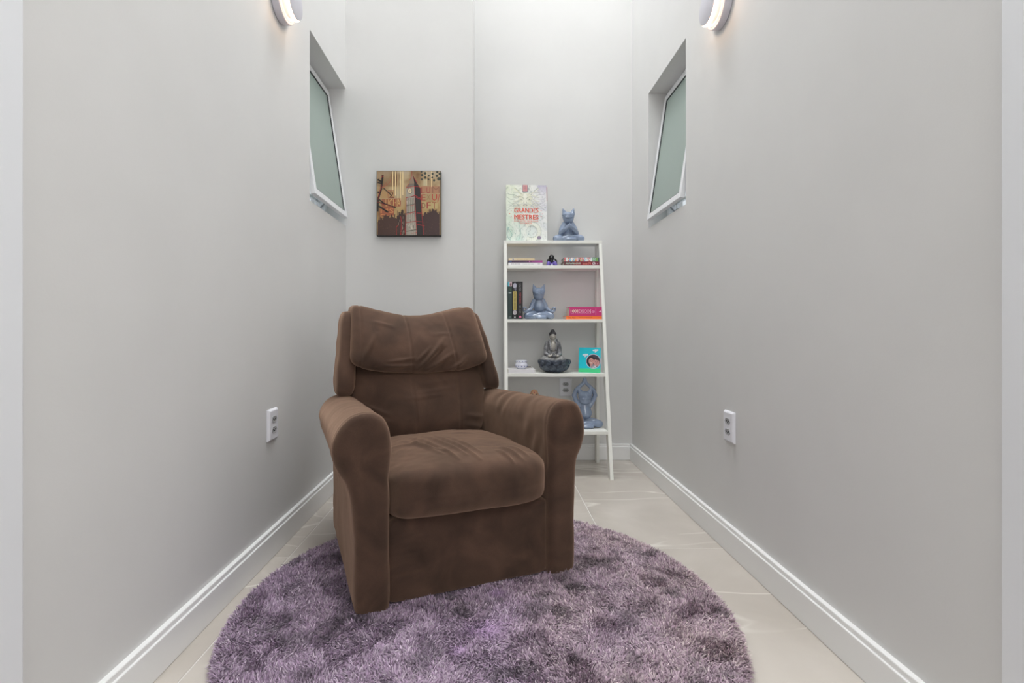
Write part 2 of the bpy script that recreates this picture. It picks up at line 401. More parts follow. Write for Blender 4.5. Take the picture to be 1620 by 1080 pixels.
# ------------------------------------------------------------------ wall sconces
def sconce(label, x, y, z, s):
    t = thing('wall_sconce', label, 'wall lamp', (x, y, z), 0, 'round wall sconces')
    sc = lambda p: [(r, s*h) for r, h in p]
    smart_smooth(link('wall_base', lathe_me(sc([(0, .0005), (.082, .0005), (.085, .004), (.085, .028), (.0825, .031), (.074, .031), (.072, .033), (0, .033)]), 64, 'x'), 'lamp_body', t))
    smart_smooth(link('lamp_neck', lathe_me(sc([(0, .033), (.060, .033), (.060, .050), (0, .050)]), 64, 'x'), 'lamp_body', t))
    smart_smooth(link('diffuser', lathe_me(sc([(0, .043), (.068, .050), (.072, .052), (.072, .060), (.070, .063), (.066, .0635), (0, .0635)]), 64, 'x'), 'lamp_glow', t))
    smart_smooth(link('front_cover', lathe_me(sc([(0, .0637), (.0680, .0637), (.0680, .067), (.064, .0685), (0, .069)]), 64, 'x'), 'lamp_body', t))
    bm = bmesh.new(); bmesh.ops.create_uvsphere(bm, u_segments=10, v_segments=6, radius=.004)
    link('screw', bm_me(bm), 'steel', t, smooth=True, loc=(s*.016, -.0845, -.012))
    return t
sconce('round grey wall sconce glowing high on the left wall', XL, 1.935, 2.133, 1)
sconce('round grey wall sconce glowing high on the right wall', XR, 1.955, 2.125, -1)

# ------------------------------------------------------------------ power outlets
def outlet(label, loc, rz, flat=False):
    t = thing('power_outlet', label, 'outlet', loc, rz, 'white double power outlets')
    bm = bmesh.new(); W2, H2 = .040, .059
    # plate as frustum
    a = [(-W2, 0, -H2), (W2, 0, -H2), (W2, 0, H2), (-W2, 0, H2)]
    k = .006
    bb = [(-W2, -.004, -H2), (W2, -.004, -H2), (W2, -.004, H2), (-W2, -.004, H2)]
    c = [(-W2+k, -.0115, -H2+k), (W2-k, -.0115, -H2+k), (W2-k, -.0115, H2-k), (-W2+k, -.0115, H2-k)]
    vs = a+bb+c; fs = [(0, 3, 2, 1), (8, 9, 10, 11)]
    for i in range(4):
        j = (i+1) % 4; fs += [(i, j, 4+j, 4+i), (4+i, 4+j, 8+j, 8+i)]
    me = me_py(vs, fs); bm.from_mesh(me)
    bmesh.ops.bevel(bm, geom=bm.edges[:], offset=.0012, segments=2, affect='EDGES')
    link('plate', bm_me(bm), 'plastic', t)
    for z in (.020, -.020):
        # recessed hexagon well with a raised rim
        hx = [(.0185, 0), (.012, .0105), (-.012, .0105), (-.0185, 0), (-.012, -.0105), (.012, -.0105)]
        vs, fs = [], []
        for sc_, yy in ((1.12, -.0112), (1.12, -.0132), (1.0, -.0134), (.86, -.0120), (.82, -.0119)):
            vs += [(x*sc_, yy, zz*sc_) for x, zz in hx]
        for r_ in range(4):
            for i in range(6):
                j = (i+1) % 6; fs.append((r_*6+i, r_*6+j, r_*6+6+j, r_*6+6+i))
        fs.append(tuple(range(24, 30)))
        bm = bmesh.new(); bm.from_mesh(me_py(vs, fs)); so = link('socket', bm_me(bm), 'socket' , t, loc=(0, 0, z))
        bm = bmesh.new()
        for x, zz in ((-.0075, .001), (.0075, .001), (0, -.0035)):
            r = bmesh.ops.create_cone(bm, cap_ends=True, segments=10, radius1=.0026, radius2=.0026, depth=.0012)
            for v in r['verts']: v.co = Vector((v.co.x+x, -.0124+v.co.z, v.co.y+zz))
        link('pin_hole', bm_me(bm), 'hole', so)
    return t
outlet('white double power outlet on the left wall', (XL, 1.868, .49), R(90))
outlet('white double power outlet on the right wall', (XR, 1.895, .476), R(-90))
outlet('white double power outlet on the back wall behind the shelf', (.483, YB, .472), 0)

# ================================================================== LADDER SHELF
SX0, SX1 = .0785, .687; TH = .019; YBK = 3.188
def yf(z): return 2.773+.2162*z
sh = thing('ladder_shelf', 'white leaning ladder shelf with five boards against the back wall', 'shelf', ((SX0+SX1)/2, 3.0, 0))
def loc_(b): return (b[0]-(SX0+SX1)/2, b[1]-(SX0+SX1)/2, b[2]-3.0, b[3]-3.0, b[4], b[5])
box_obj('shelf_board', loc_((SX0-.001, SX1+.002, yf(1.398)-.002, YBK, 1.379, 1.398)), 'shelf', sh, bev=.0012)
for z in (1.240, .9077, .588, .2634):
    box_obj('shelf_board', loc_((SX0+TH, SX1-TH, yf(z), YBK-.002, z-TH, z)), 'shelf', sh, bev=.0012)
for x in (SX0, SX1-TH):
    z1 = 1.3788; d = .052
    vs = []
    for xx in (x, x+TH):
        vs += [(xx, yf(0), 0), (xx, yf(0)+d, 0), (xx, yf(z1)+d, z1), (xx, yf(z1), z1)]
    vs = [(a-(SX0+SX1)/2, b-3, c) for a, b, c in vs]
    bm = bmesh.new(); bm.from_mesh(me_py(vs, [(0, 1, 2, 3), (7, 6, 5, 4), (0, 4, 5, 1), (1, 5, 6, 2), (2, 6, 7, 3), (3, 7, 4, 0)]))
    bmesh.ops.bevel(bm, geom=bm.edges[:], offset=.0012, segments=2, affect='EDGES')
    link('front_rail', bm_me(bm), 'shelf', sh)
    box_obj('back_leg', loc_((x, x+TH, 3.140, YBK, 0, 1.3788)), 'shelf', sh, bev=.0012)

# ------------------------------------------------------------------ books
def book(name, label, loc, size, cover, spine=None, rotz=0, group=None, face=None, pages_open=False):
    """lies flat: size = (spine length along x, depth away, thickness). spine faces -Y."""
    W, D, Tt = size
    t = thing(name, label, 'book', loc, rotz, group)
    cm = mat(name+'_cover', cover, .5) if not isinstance(cover, str) else M[cover]
    c = .0022
    bm = bmesh.new(); box(bm, 0, W, 0, D, 0, c, .0006); box(bm, 0, W, 0, D, Tt-c, Tt, .0006); box(bm, 0, W, 0, c*1.2, c*.5, Tt-c*.5, .0006)
    link('cover', bm_me(bm), cm, t)
    pw = .003
    box_obj('page_block', (pw, W-pw, c, D-.004, c, Tt-c), 'pages', t)
    if spine:
        p = Print(); spine(p, W, Tt); p.build('spine_print', t, (0, -.0002, 0))
    return t
def bookv(name, label, loc, size, cover, spine, group=None, rotz=0):
    """stands upright: size = (thickness x, depth y, height)."""
    W, D, Hh = size
    t = thing(name, label, 'book', loc, rotz, group)
    cm = mat(name+'_cover', cover, .5); c = .0022
    bm = bmesh.new(); box(bm, 0, c, 0, D, 0, Hh, .0006); box(bm, W-c, W, 0, D, 0, Hh, .0006); box(bm, c*.5, W-c*.5, 0, c*1.2, 0, Hh, .0006)
    link('cover', bm_me(bm), cm, t)
    box_obj('page_block', (c, W-c, c, D-.004, .003, Hh-.003), 'pages', t)
    p = Print(); spine(p, W, Hh); p.build('spine_print', t, (0, -.0002, 0))
    return t
G2 = 'books lying on the second board'
def sp_white(p, W, T):
    p.layer(); p.text('RITA ROCHA', .018, .006, .072, .0125, (90, 85, 90)); p.text('Canto de casa', .09, .006, .155, .0125, (150, 170, 150)); p.text('APP', .18, .007, .197, .012, (60, 60, 60))
def sp_purple(p, W, T):
    p.raster(0.0005, .0008, W-.0005, T-.0008, 12, 1, lambda u, v: mixc((66, 38, 72), (176, 58, 150), (u-.45)*2.2))
    p.layer(); p.rect(.008, .006, .020, .0095, (60, 120, 180)); p.text('O segredo da vida', .05, .005, .115, .0095, (128, 92, 132)); p.disc(.13, .0075, .003, .003, (205, 120, 190)); p.text('antologia', .145, .005, .20, .0095, (205, 100, 180))
def sp_cream(p, W, T):
    p.raster(0.0005, .0008, W-.0005, T-.0008, 8, 2, lambda u, v: mixc((246, 228, 190), (232, 196, 120), v*.0+abs(v-.5)*1.2*u))
    p.layer(); p.disc(.028, .0065, .0045, .0045, (50, 130, 190)); p.text('cem dias de sol', .05, .0045, .12, .009, (214, 168, 90))
yb2 = 3.052
book('white_paperback', 'white paperback, bottom of the small stack at the left of the second board', (.106, yb2, 1.2402), (.211, .128, .0175), (232, 230, 232), sp_white, group=G2)
book('purple_paperback', 'dark purple and magenta paperback between the white and the cream one', (.1065, yb2+.001, 1.2580), (.211, .126, .0142), (92, 48, 96), sp_purple, group=G2)
book('cream_paperback', 'narrow cream paperback on top of the small left stack', (.1075, yb2+.002, 1.2725), (.161, .12, .0125), (240, 216, 170), sp_cream, group=G2)
def sp_collage(p, W, T):
    cs = [(225, 120, 120), (120, 190, 225), (60, 60, 70), (235, 150, 90), (200, 60, 60), (240, 240, 235), (150, 200, 150), (250, 190, 200)]
    rn = random.Random(3)
    p.layer()
    for i in range(16):
        x0 = .0006+(W*.8)*i/16; p.rect(x0, .0008, x0+W*.8/16, T-.0008, cs[(i*3+rn.randrange(3)) % 8])
    p.rect(W*.8+.0006, .0008, W*.9, T-.0008, (84, 150, 108)); p.rect(W*.9, .0008, W-.0006, T-.0008, (120, 170, 90)); p.rect(W*.97, .0008, W-.0006, T-.0008, (40, 60, 90))
    p.layer()
    for i in range(22):
        x = .004+rn.random()*W*.75; y = .004+rn.random()*(T-.008); p.disc(x, y, .003+.003*rn.random(), .002+.003*rn.random(), cs[rn.randrange(8)], 7)
    p.layer(); p.text('ALMANAQUE', .008, .006, W*.52, T-.005, (236, 240, 240)); p.text('ANOS', W*.55, .006, W*.78, T-.005, (250, 250, 250)); p.text('80', W*.81, .006, W*.90, T-.005, (225, 245, 225))
def sp_alma(p, W, T):
    p.layer(); p.rect(.0006, .0008, .06, T-.0008, (92, 34, 44)); p.rect(W*.8, .0008, W-.0006, T-.0008, (122, 44, 66))
    p.layer(); p.text('ALMANAQUE', .010, .006, W*.47, T-.006, (205, 232, 212))
    p.text('anos 70', W*.53, .005, W*.76, T-.005, (236, 138, 120)); p.disc(W*.845, T*.5, .009, .0095, (225, 205, 210)); p.layer(); p.disc(W*.84, T*.55, .005, .0045, (70, 30, 44)); p.disc(W*.85, T*.22, .004, .0025, (70, 30, 44)); p.poly([(W*.93, T*.35), (W*.955, T*.35), (W*.943, T*.65)], (230, 180, 190))
book('crimson_book', 'thick crimson book lying under the colourful one, right of the second board', (.449, yb2, 1.2402), (.2180, .13, .0250), (130, 34, 48), sp_alma, group=G2)
book('collage_book', 'thick book with a colourful collage spine on top of the crimson book', (.450, yb2+.001, 1.2656), (.2170, .13, .0250), (70, 80, 110), sp_collage, group=G2)
# third board: three upright books
G3 = 'books on the third board'
def sp_green(p, W, Hh):
    p.layer(); p.rect(.0006, Hh-.028, W*.35, Hh-.001, (88, 186, 206)); p.rect(W*.35, Hh-.028, W-.0006, Hh-.001, (204, 176, 184))
    p.layer(); p.disc(W*.65, Hh-.017, .005, .008, (120, 86, 96)); p.text('Vila', W*.25, Hh-.056, W*.85, Hh-.038, (74, 112, 70)); p.rect(W*.2, Hh-.072, W*.85, Hh-.062, (150, 160, 162)); p.rect(W*.3, .012, W*.8, .016, (130, 140, 138))
def sp_gold(p, W, Hh):
    p.layer(); p.rect(W*.12, Hh-.170, W*.88, Hh-.056, (186, 166, 84)); p.disc(W*.5, Hh-.024, W*.36, .016, (176, 176, 192)); p.disc(W*.5, Hh-.186, W*.4, .014, (190, 182, 186)); p.rect(W*.38, .008, W*.62, .016, (220, 225, 225))
    p.layer(); p.disc(W*.6, Hh-.045, W*.2, .01, (110, 110, 126)); p.text('OLHAR PARA DENTRO', W*.3, Hh-.165, W*.72, Hh-.062, (84, 74, 36), True); p.stroke([(W*.3, Hh-.18), (W*.6, Hh-.19), (W*.75, Hh-.182)], .0012, (90, 80, 84))
def sp_black(p, W, Hh):
    p.layer(); p.text('VALTER', W*.35, Hh-.056, W*.62, Hh-.012, (170, 170, 172), True); p.text('MEMORIAS', W*.34, Hh-.132, W*.66, Hh-.066, (196, 72, 78), True); p.text('DO', W*.36, Hh-.157, W*.6, Hh-.146, (190, 190, 190), True); p.text('ALEM', W*.38, Hh-.190, W*.6, Hh-.166, (150, 150, 150), True); p.poly([(W*.26, .010), (W*.78, .010), (W*.62, .021), (W*.4, .021)], (240, 120, 165))
z3 = .9079; y3 = 2.982
bookv('green_book', 'dark green upright book against the left rail of the third board', (.1, y3, z3), (.0265, .14, .226), (38, 58, 56), sp_green, G3)
bookv('gold_label_book', 'black upright book with a long gold spine panel', (.1278, y3, z3), (.0300, .14, .226), (26, 26, 30), sp_gold, G3)
bookv('black_book', 'black upright book with red and grey spine lettering beside the cat', (.1590, y3-.001, z3), (.0315, .14, .2265), (26, 22, 24), sp_black, G3)
def sp_orange(p, W, T):
    p.layer(); p.text('rita lee', .012, .005, .055, .0145, (96, 46, 24)); p.text('outra autobiografia', .078, .0065, .158, .014, (170, 74, 34)); p.text('globo', .19, .007, .210, .012, (190, 90, 40))
def sp_pink(p, W, T):
    c = (246, 232, 214)
    p.layer(); p.text('1001', .008, .020, .050, .040, c); p.layer(); p.text('1001', .0089, .020, .0509, .040, c); p.layer(); p.text('1001', .0085, .0207, .0505, .0407, c); p.text('DISCOS', .057, .020, .131, .040, (244, 206, 226))
    p.text('PARA OUVIR ANTES DE MORRER', .008, .0125, .131, .017, (238, 172, 208)); p.disc(.144, .027, .0085, .0085, (228, 128, 178)); p.rect(.1565, .008, .1600, .045, (226, 120, 170)); p.poly([(.176, .027), (.190, .022), (.190, .034)], (244, 190, 214))
    p.layer(); p.disc(.144, .027, .0050, .0050, (206, 60, 128)); p.layer(); p.disc(.144, .027, .0025, .0025, (236, 160, 200))
book('orange_paperback', 'thin bright orange book under the thick magenta one', (.452, y3, z3), (.2140, .15, .0185), (250, 122, 44), sp_orange, group=G3)
book('magenta_book', 'thick magenta book with a number and white lettering on the spine', (.472, y3+.001, z3+.0187), (.1945, .15, .0560), (208, 46, 122), sp_pink, group=G3)
# fourth board: white book under the little pot
wb = book('white_hardcover', 'white hardcover book lying under the blue and white pot', (.1005, 2.908, .5882), (.1585, .235, .0235), (224, 222, 222), None, rotz=R(0))
p = Print(); p.layer(); p.rect(.004, .002, .150, .021, (232, 230, 234)); p.build('spine_print', wb, (0, -.0004, 0))
box_obj('dust_jacket_flap', (.060, .150, .150, .225, .0236, .0242), mat('jacket_brown', (84, 66, 58), .5), wb)

# upright art book with the pale dragon cover on the top board
def cover_art(p, W, Hh):
    def bg(u, v):
        n = noise.fractal(Vector((u*3.2, v*4.2, 1.3)), 1, 2, 5)
        warp = math.sin(26*(v*.55+u*.35)+8*n+5*math.sin(5*u+2*v))
        ridge = math.exp(-(warp/.22)**2)
        left = mixc((216, 226, 196), (196, 220, 206), 1-v); right = mixc((216, 212, 224), (222, 228, 228), 1-v)
        base = mixc(left, right, u*1.3-.15)
        base = mixc((246, 246, 238), base, .25+.8*abs(n)+.35*abs(u-.5))
        c = mixc(base, (142, 150, 148), ridge*.6*(.3+abs(n)*1.6))
        if v > .82 and u > .78: c = mixc(c, (140, 130, 170), (v-.82)*2.6)
        return c
    p.raster(.0005, .0005, W-.0005, Hh-.0005, 84, 116, bg)
    X = lambda u: u*W; Y = lambda v: v*Hh
    def st(pts, wd, col):
        p.stroke([(X(a), Y(b)) for a, b in pts], wd, col)
    def curve(fn, n, wd, col): st([fn(i/n) for i in range(n+1)], wd, col)
    pale = (238, 236, 214); shade = (150, 162, 150); teal = (120, 172, 166); lil = (168, 162, 176)
    p.layer()
    # horns and mane
    for s, c in ((-1, (232, 234, 205)), (1, (232, 230, 222))):
        curve(lambda t: (.5+s*(.10+.20*t), .80+.19*t-.05*t*t), 8, .010, shade)
        p.layer(); curve(lambda t: (.5+s*(.105+.195*t), .795+.19*t-.05*t*t), 8, .0075, c)
        for k in range(5):
            curve(lambda t: (.5+s*(.17+.3*t), .74-.03*k+(.14-.06*k)*t+.03*math.sin(5*t+k)), 8, .0016, lil if s > 0 else shade)
    # head: brow, eyes, snout, jaw
    p.layer()
    for s in (-1, 1):
        for k in range(6):
            a0 = (.50+s*(.06+.02*k), .80-.028*k)
            curve(lambda t: (a0[0]+s*(.26-.02*k)*t, a0[1]+(.10-.055*k)*t+.03*math.sin(4*t+k*.8)), 8, .0052, (226, 226, 208)); 
            curve(lambda t: (a0[0]+s*(.26-.02*k)*t, a0[1]-.012+(.10-.055*k)*t+.03*math.sin(4*t+k*.8)), 8, .0012, lil if s > 0 else shade)
    p.layer(); p.poly([(X(a_), Y(b_)) for a_, b_ in ((.30, .77), (.36, .83), (.44, .85), (.50, .86), (.58, .84), (.64, .77), (.60, .71), (.64, .67), (.58, .62), (.47, .60), (.36, .62), (.30, .67), (.34, .71))], (228, 228, 208))
    p.layer(); p.disc(X(.47), Y(.80), .012, .016, (240, 240, 226)); p.disc(X(.47), Y(.705), .020, .018, (238, 238, 222)); p.disc(X(.38), Y(.66), .012, .007, (236, 236, 220)); p.disc(X(.56), Y(.66), .012, .007, (236, 236, 220))
    p.layer()
    for s in (-1, 1):
        curve(lambda t: (.47+s*(.03+.15*t), .755+.035*math.sin(2.6*t)), 7, .0020, (140, 150, 132))
        curve(lambda t: (.47+s*(.04+.12*t), .735-.012*math.sin(3.1*t)), 7, .0010, (120, 128, 116))
        p.disc(X(.47+s*.10), Y(.740), .0040, .0022, (112, 118, 100)); p.disc(X(.47+s*.035), Y(.69), .0030, .0020, (140, 144, 130))
        curve(lambda t: (.47+s*(.02+.17*t), .668-.05*t*t), 7, .0018, (142, 148, 136))
        curve(lambda t: (.47+s*(.17+.26*t), .64+.04*math.sin(5*t)), 8, .0018, (158, 160, 160))
        for k in range(4): curve(lambda t: (.47+s*(.05+.03*k), .80+.02*k+.03*t), 3, .0009, (168, 172, 152))
    p.disc(X(.47), Y(.640), .014, .007, (120, 118, 120)); p.layer(); p.disc(X(.47), Y(.634), .008, .005, (214, 206, 190))
    for k in range(5): p.poly([(X(.425+.02*k), Y(.652)), (X(.437+.02*k), Y(.652)), (X(.431+.02*k), Y(.641))], (240, 240, 232))
    # coiled body at the bottom
    def coil(t):
        a = -2.2+t*4.6; r = .20-.03*t
        return (.62+1.0*r*math.cos(a), .175+.75*r*math.sin(a))
    p.layer(); curve(lambda t: (.12+.10*math.cos(2+2.6*t), .14+.12*math.sin(2+2.6*t)), 10, .003, teal)
    curve(coil, 18, .026, shade); p.layer(); curve(coil, 18, .0225, (236, 238, 226)); p.layer()
    for i in range(16):
        a, b = coil(i/16); c0, d0 = coil(i/16+.01); l = math.hypot(c0-a, d0-b); nx, ny = -(d0-b)/l, (c0-a)/l
        st([(a-nx*.05, b-ny*.04), (a+nx*.04, b+ny*.03)], .0008, (186, 198, 190))
    curve(lambda t: (.30+.05*math.sin(3*t), .02+.28*t), 8, .002, teal); curve(lambda t: (.09+.05*math.sin(5*t), .05+.2*t), 8, .002, teal)
    for (a, b) in ((.22, .13), (.25, .18), (.55, .125)): p.disc(X(a), Y(b), .002, .0025, (90, 150, 150), 8)
    # red plate at the top
    p.layer(); p.rect(X(.40), Y(.875), X(.54), Y(.998), (140, 150, 158)); p.layer(); p.rect(X(.415), Y(.885), X(.525), Y(.997), (214, 148, 148)); p.layer()
    for k in range(3): p.rect(X(.44), Y(.90+.028*k), X(.50), Y(.912+.028*k), (176, 140, 146))
    # title
    red = (226, 84, 56)
    p.layer()
    p.rect(X(.19), Y(.365), X(.8), Y(.6), (226, 228, 214)) if False else None
    for d in (0, .0007, .0014):
        p.text('GRANDES', X(.195)+d, Y(.505), X(.785)+d, Y(.588), red); p.layer()
        p.text('MESTRES', X(.195)+d, Y(.385), X(.785)+d, Y(.468), red); p.layer()
    p.text('DAS ARTES MARCIAIS', X(.195), Y(.340), X(.785), Y(.366), (228, 112, 84)); p.text('DO BRASIL', X(.34), Y(.302), X(.64), Y(.330), (228, 120, 96))
    for i in range(5):
        a = (i-2)*.42
        for s in (-1, 1): p.disc(X(.49+s*.40*math.cos(a)), Y(.485+.105*math.sin(a)*1.2), .0022, .0028, red, 8)
    p.layer(); p.disc(X(.80), Y(.063), .0125, .0110, (150, 138, 160)); p.text('edicao especial', X(.36), Y(.018), X(.58), Y(.032), (160, 180, 180))
Wd, Hd, Td = .258, .362, .020
db = thing('art_book', 'large upright book with a pale dragon drawing and red title on the top board', 'book', (.0945, 3.096, 1.3985), 0, rot=(R(-4.5), 0, R(2.5)))
cm = mat('art_book_cover', (214, 218, 208), .35)
bm = bmesh.new(); box(bm, 0, Wd, 0, .0025, 0, Hd, .0008); box(bm, 0, Wd, Td-.0025, Td, 0, Hd, .0008); box(bm, 0, .003, .001, Td-.001, 0, Hd, .0008)
link('cover', bm_me(bm), cm, db); box_obj('page_block', (.003, Wd-.003, .0025, Td-.0025, .003, Hd-.003), 'pages', db)
box_obj('bookmark_ribbon', (Wd-.004, Wd+.004, .008, .010, Hd-.10, Hd-.008), 'red', db)
p = Print(); cover_art(p, Wd, Hd); p.build('cover_print', db, (0, -.0003, 0))

# ================================================================== STATUES
def cat_head(cx, cy, cz, k=1.0, tilt=0):
    """blunt wedge head, pointed ears, low muzzle; k = half width / .036"""
    P = []
    f = lambda x, y, z: (cx+x*k, cy+y*k, cz+z*k)
    P.append(sph(f(0, 0, .006), (.036*k, .030*k, .026*k)) + sph(f(0, -.004, -.022), (.029*k, .025*k, .018*k)))
    P.append(sph(f(0, -.018, -.006), (.019*k, .018*k, .013*k)) + sph(f(0, -.004, -.024), (.018*k, .02*k, .010*k)))
    P.append(sph(f(0, -.026, .004), (.006*k, .010*k, .012*k)) + sph(f(0, -.020, .016), (.008*k, .01*k, .008*k)))
    for s in (-1, 1):
        P.append([Vector(f(s*.0345, -.004, .053)), Vector(f(s*.0315, -.002, .0535)), Vector(f(s*.037, .012, .012)), Vector(f(s*.0365, -.014, .010)), Vector(f(s*.007, -.004, .027)), Vector(f(s*.012, .010, .024)), Vector(f(s*.02, -.016, .018))])
        P.append(sph(f(s*.014, -.0275, -.006), (.009*k, .005*k, .005*k)))
    return P
def cat_legs(y=0, W=.1, hgt=.040):
    """crossed legs: two thighs out to the knees and shins folding back across the front"""
    P = []
    for s in (-1, 1):
        P += chain([(s*.022, y+.012, .030, .030), (s*.055, y-.008, .027, .026), (s*(W-.021), y-.022, .0215, .021)])
    P += chain([(-(W-.024), y-.026, .018, .018), (-.045, y-.042, .017, .0165), (.010, y-.052, .014, .0125), (.034, y-.053, .0115, .011)])
    P += chain([((W-.024), y-.026, .018, .018), (.045, y-.036, .026, .0155), (.0, y-.044, .030, .013), (-.04, y-.050, .018, .012)])
    P.append(sph((0, y+.006, .020), (.06, .038, .020)))
    P.append(sph((.005, y-.060, .0105), (.028, .011, .010)))
    return P
def cat_face(t, cx, cy, cz, k=1.0):
    bm = bmesh.new()
    for s in (-1, 1):
        pts = [(cx+s*(.006+.016*q)*k, cy-(.0335-.006*q*q)*k, cz+(.000-.004*math.sin(math.pi*q))*k) for q in (0, .25, .5, .75, 1)]
        for a, b in zip(pts, pts[1:]):
            d = (Vector(b)-Vector(a)); r = bmesh.ops.create_cone(bm, cap_ends=True, segments=6, radius1=.0007, radius2=.0007, depth=d.length*1.1)
            mt = Matrix.Translation((Vector(a)+Vector(b))/2) @ d.to_track_quat('Z', 'Y').to_matrix().to_4x4()
            bmesh.ops.transform(bm, matrix=mt, verts=r['verts'])
    return link('closed_eyes', bm_me(bm), mat('eye_line', (92, 108, 132), .3), t)
# cat with joined paws, top board
c1 = thing('cat_statue', 'blue grey cat statue with joined paws on the top board', 'statue', (.490, 3.150, 1.3985), 0, 'glazed meditating cat statues')
P = cat_legs(0, .1)
P.append(sph((0, .012, .045), (.048, .034, .03)) + sph((0, .008, .120), (.024, .022, .012)))
for s in (-1, 1):
    P += chain([(s*.020, .004, .116, .021), (s*.036, -.002, .085, .022), (s*.046, -.016, .060, .0185)])
    P += chain([(s*.048, -.018, .058, .017), (s*.026, -.046, .076, .014), (s*.005, -.058, .092, .012)])
P.append(sph((0, -.061, .098), (.007, .010, .014), rx=.35))
P += cat_head(0, -.006, .160, 1.08)
link('body', blob(P, .0022, 4), 'cat', c1, smooth=True)
# cat with hands on knees, third board
c2 = thing('cat_statue', 'blue grey cat statue with open arms and finger rings on the third board', 'statue', (.2965, 3.085, .9079), 0, 'glazed meditating cat statues')
P = cat_legs(0, .096)
P.append(sph((.004, .000, .078), (.037, .036, .036)) + sph((0, .004, .122), (.024, .022, .012)))
for s in (-1, 1):
    P += chain([(s*.026, .004, .120, .014), (s*.042, .002, .090, .014), (s*.050, -.008, .066, .0125), (s*.072, -.024, .050, .010), (s*.082, -.030, .050, .0095)])
    ring = [(s*(.0885+.010*math.cos(a)+.004*math.sin(a)), -.034-.004*math.sin(a), .0600+.0135*math.sin(a), .0052) for a in [2*math.pi*i/12 for i in range(13)]]
    P += chain(ring)
    P += chain([(s*.080, -.031, .048, .008), (s*.090, -.034, .046, .006)])
P += cat_head(-.001, -.008, .164, 1.08)
link('body', blob(P, .002, 4), 'cat', c2, smooth=True)
# cat with raised arms, fifth board
c3 = thing('cat_statue', 'blue grey cat statue with arms joined above its head on the lowest board', 'statue', (.560, 2.965, .2636), 0, 'glazed meditating cat statues')
P = cat_legs(0, .106)
P.append(sph((.004, .000, .082), (.040, .036, .036)) + sph((0, .004, .134), (.030, .022, .014)))
for s in (-1, 1):
    P += chain([(s*.032, .004, .128, .016), (s*.050, .004, .156, .0145), (s*.0635, .002, .188, .0135), (s*.052, .0, .220, .0125), (s*.028, -.002, .244, .0115), (s*.008, -.004, .262, .0105), (s*.0045, -.004, .290, .0055)])
P += cat_head(0, -.010, .180, 1.12)
link('body', blob(P, .0024, 4), 'cat', c3, smooth=True)
for t, a in ((c1, (0, -.006, .160, 1.08)), (c2, (-.001, -.008, .164, 1.08)), (c3, (0, -.010, .180, 1.12))): cat_face(t, *a)

# seated monk figure in a lotus bowl
bx = .383
bu = thing('buddha_fountain', 'grey seated buddha figure in a dark lotus bowl on the fourth board', 'statue', (bx, 3.000, .5882), 0)
bowl = lathe_me([(0, 0), (.052, 0), (.060, .004), (.078, .022), (.090, .045), (.096, .066), (.097, .076), (.094, .078), (.090, .074), (.084, .050), (.04, .040), (0, .040)], 48)
link('bowl', bowl, 'bowl', bu, smooth=True)
pm = None
for row, (n, rr, zz, sx, sz, tilt) in enumerate(((12, .0795, .029, .0240, .022, .62), (12, .0925, .060, .0190, .015, .25))):
    for i in range(n):
        a = 2*math.pi*(i+.5*row+.5)/n - math.pi/2
        key = row
        if i == 0:
            bm = bmesh.new(); bmesh.ops.create_uvsphere(bm, u_segments=24, v_segments=14, radius=1)
            bmesh.ops.rotate(bm, verts=bm.verts, cent=(0, 0, 0), matrix=Matrix.Rotation(R(90), 3, 'X'))
            for v in bm.verts:
                q_ = min(1, math.hypot(v.co.x, v.co.z)); v.co = Vector((v.co.x*sx, v.co.y*.004-.0035*math.exp(-((q_-.82)/.12)**2)*(v.co.y < .01), v.co.z*sz))
            pm = bm_me(bm); pm.materials.append(M['petal']); pm.polygons.foreach_set('use_smooth', [True]*len(pm.polygons))
        o = bpy.data.objects.new('petal', pm); C.objects.link(o); o.parent = bu
        o.location = (rr*math.cos(a), rr*math.sin(a), zz); o.rotation_euler = Matrix.Rotation(a+math.pi/2, 3, 'Z').to_euler()
        o.rotation_euler = (Matrix.Rotation(a+math.pi/2, 3, 'Z') @ Matrix.Rotation(tilt, 3, 'X')).to_euler()
bz = .048; X0 = -.010
P = []
for s in (-1, 1):
    P += chain([(X0+s*.018, .002, bz+.034, .020), (X0+s*.050, -.014, bz+.034, .019), (X0+s*.062, -.024, bz+.028, .0165), (X0+s*.040, -.040, bz+.026, .0145), (X0-s*.012, -.048, bz+.026, .0115)])
    for q in range(3): P += chain([(X0+s*(.030+.011*q), -.034-.002*q, bz+.046-.003*q, .0045), (X0+s*(.052+.006*q), -.034, bz+.032-.003*q, .0055)])
P.append(sph((X0, -.050, bz+.030), (.018, .008, .010)))
link('trousers', blob(P, .002, 2), 'stone_light', bu, smooth=True)
P = [sph((X0, .004, bz+.045), (.036, .026, .03)) + sph((X0, .004, bz+.118), (.030, .018, .020))]
for s in (-1, 1):
    P += chain([(X0+s*.032, .002, bz+.128, .014), (X0+s*.040, .0, bz+.095, .0145), (X0+s*.040, -.010, bz+.062, .015), (X0+s*.028, -.026, bz+.052, .011)])
P += chain([(X0-.022, -.015, bz+.148, .006), (X0-.018, -.020, bz+.120, .006), (X0-.012, -.024, bz+.09, .006)])
P += chain([(X0+.022, -.015, bz+.148, .006), (X0+.022, -.020, bz+.120, .006), (X0+.016, -.024, bz+.09, .006)])
link('robe', blob(P, .0018, 2), 'stone_dark', bu, smooth=True)
P = [sph((X0, -.013, bz+.106), (.019, .018, .032)), cap((X0, -.002, bz-.010+.145), (X0, -.002, bz-.010+.16), .011, .010)]
P.append(sph((X0, -.006, bz-.010+.180), (.0165, .016, .022)) + sph((X0, -.010, bz-.010+.166), (.010, .010, .008)))
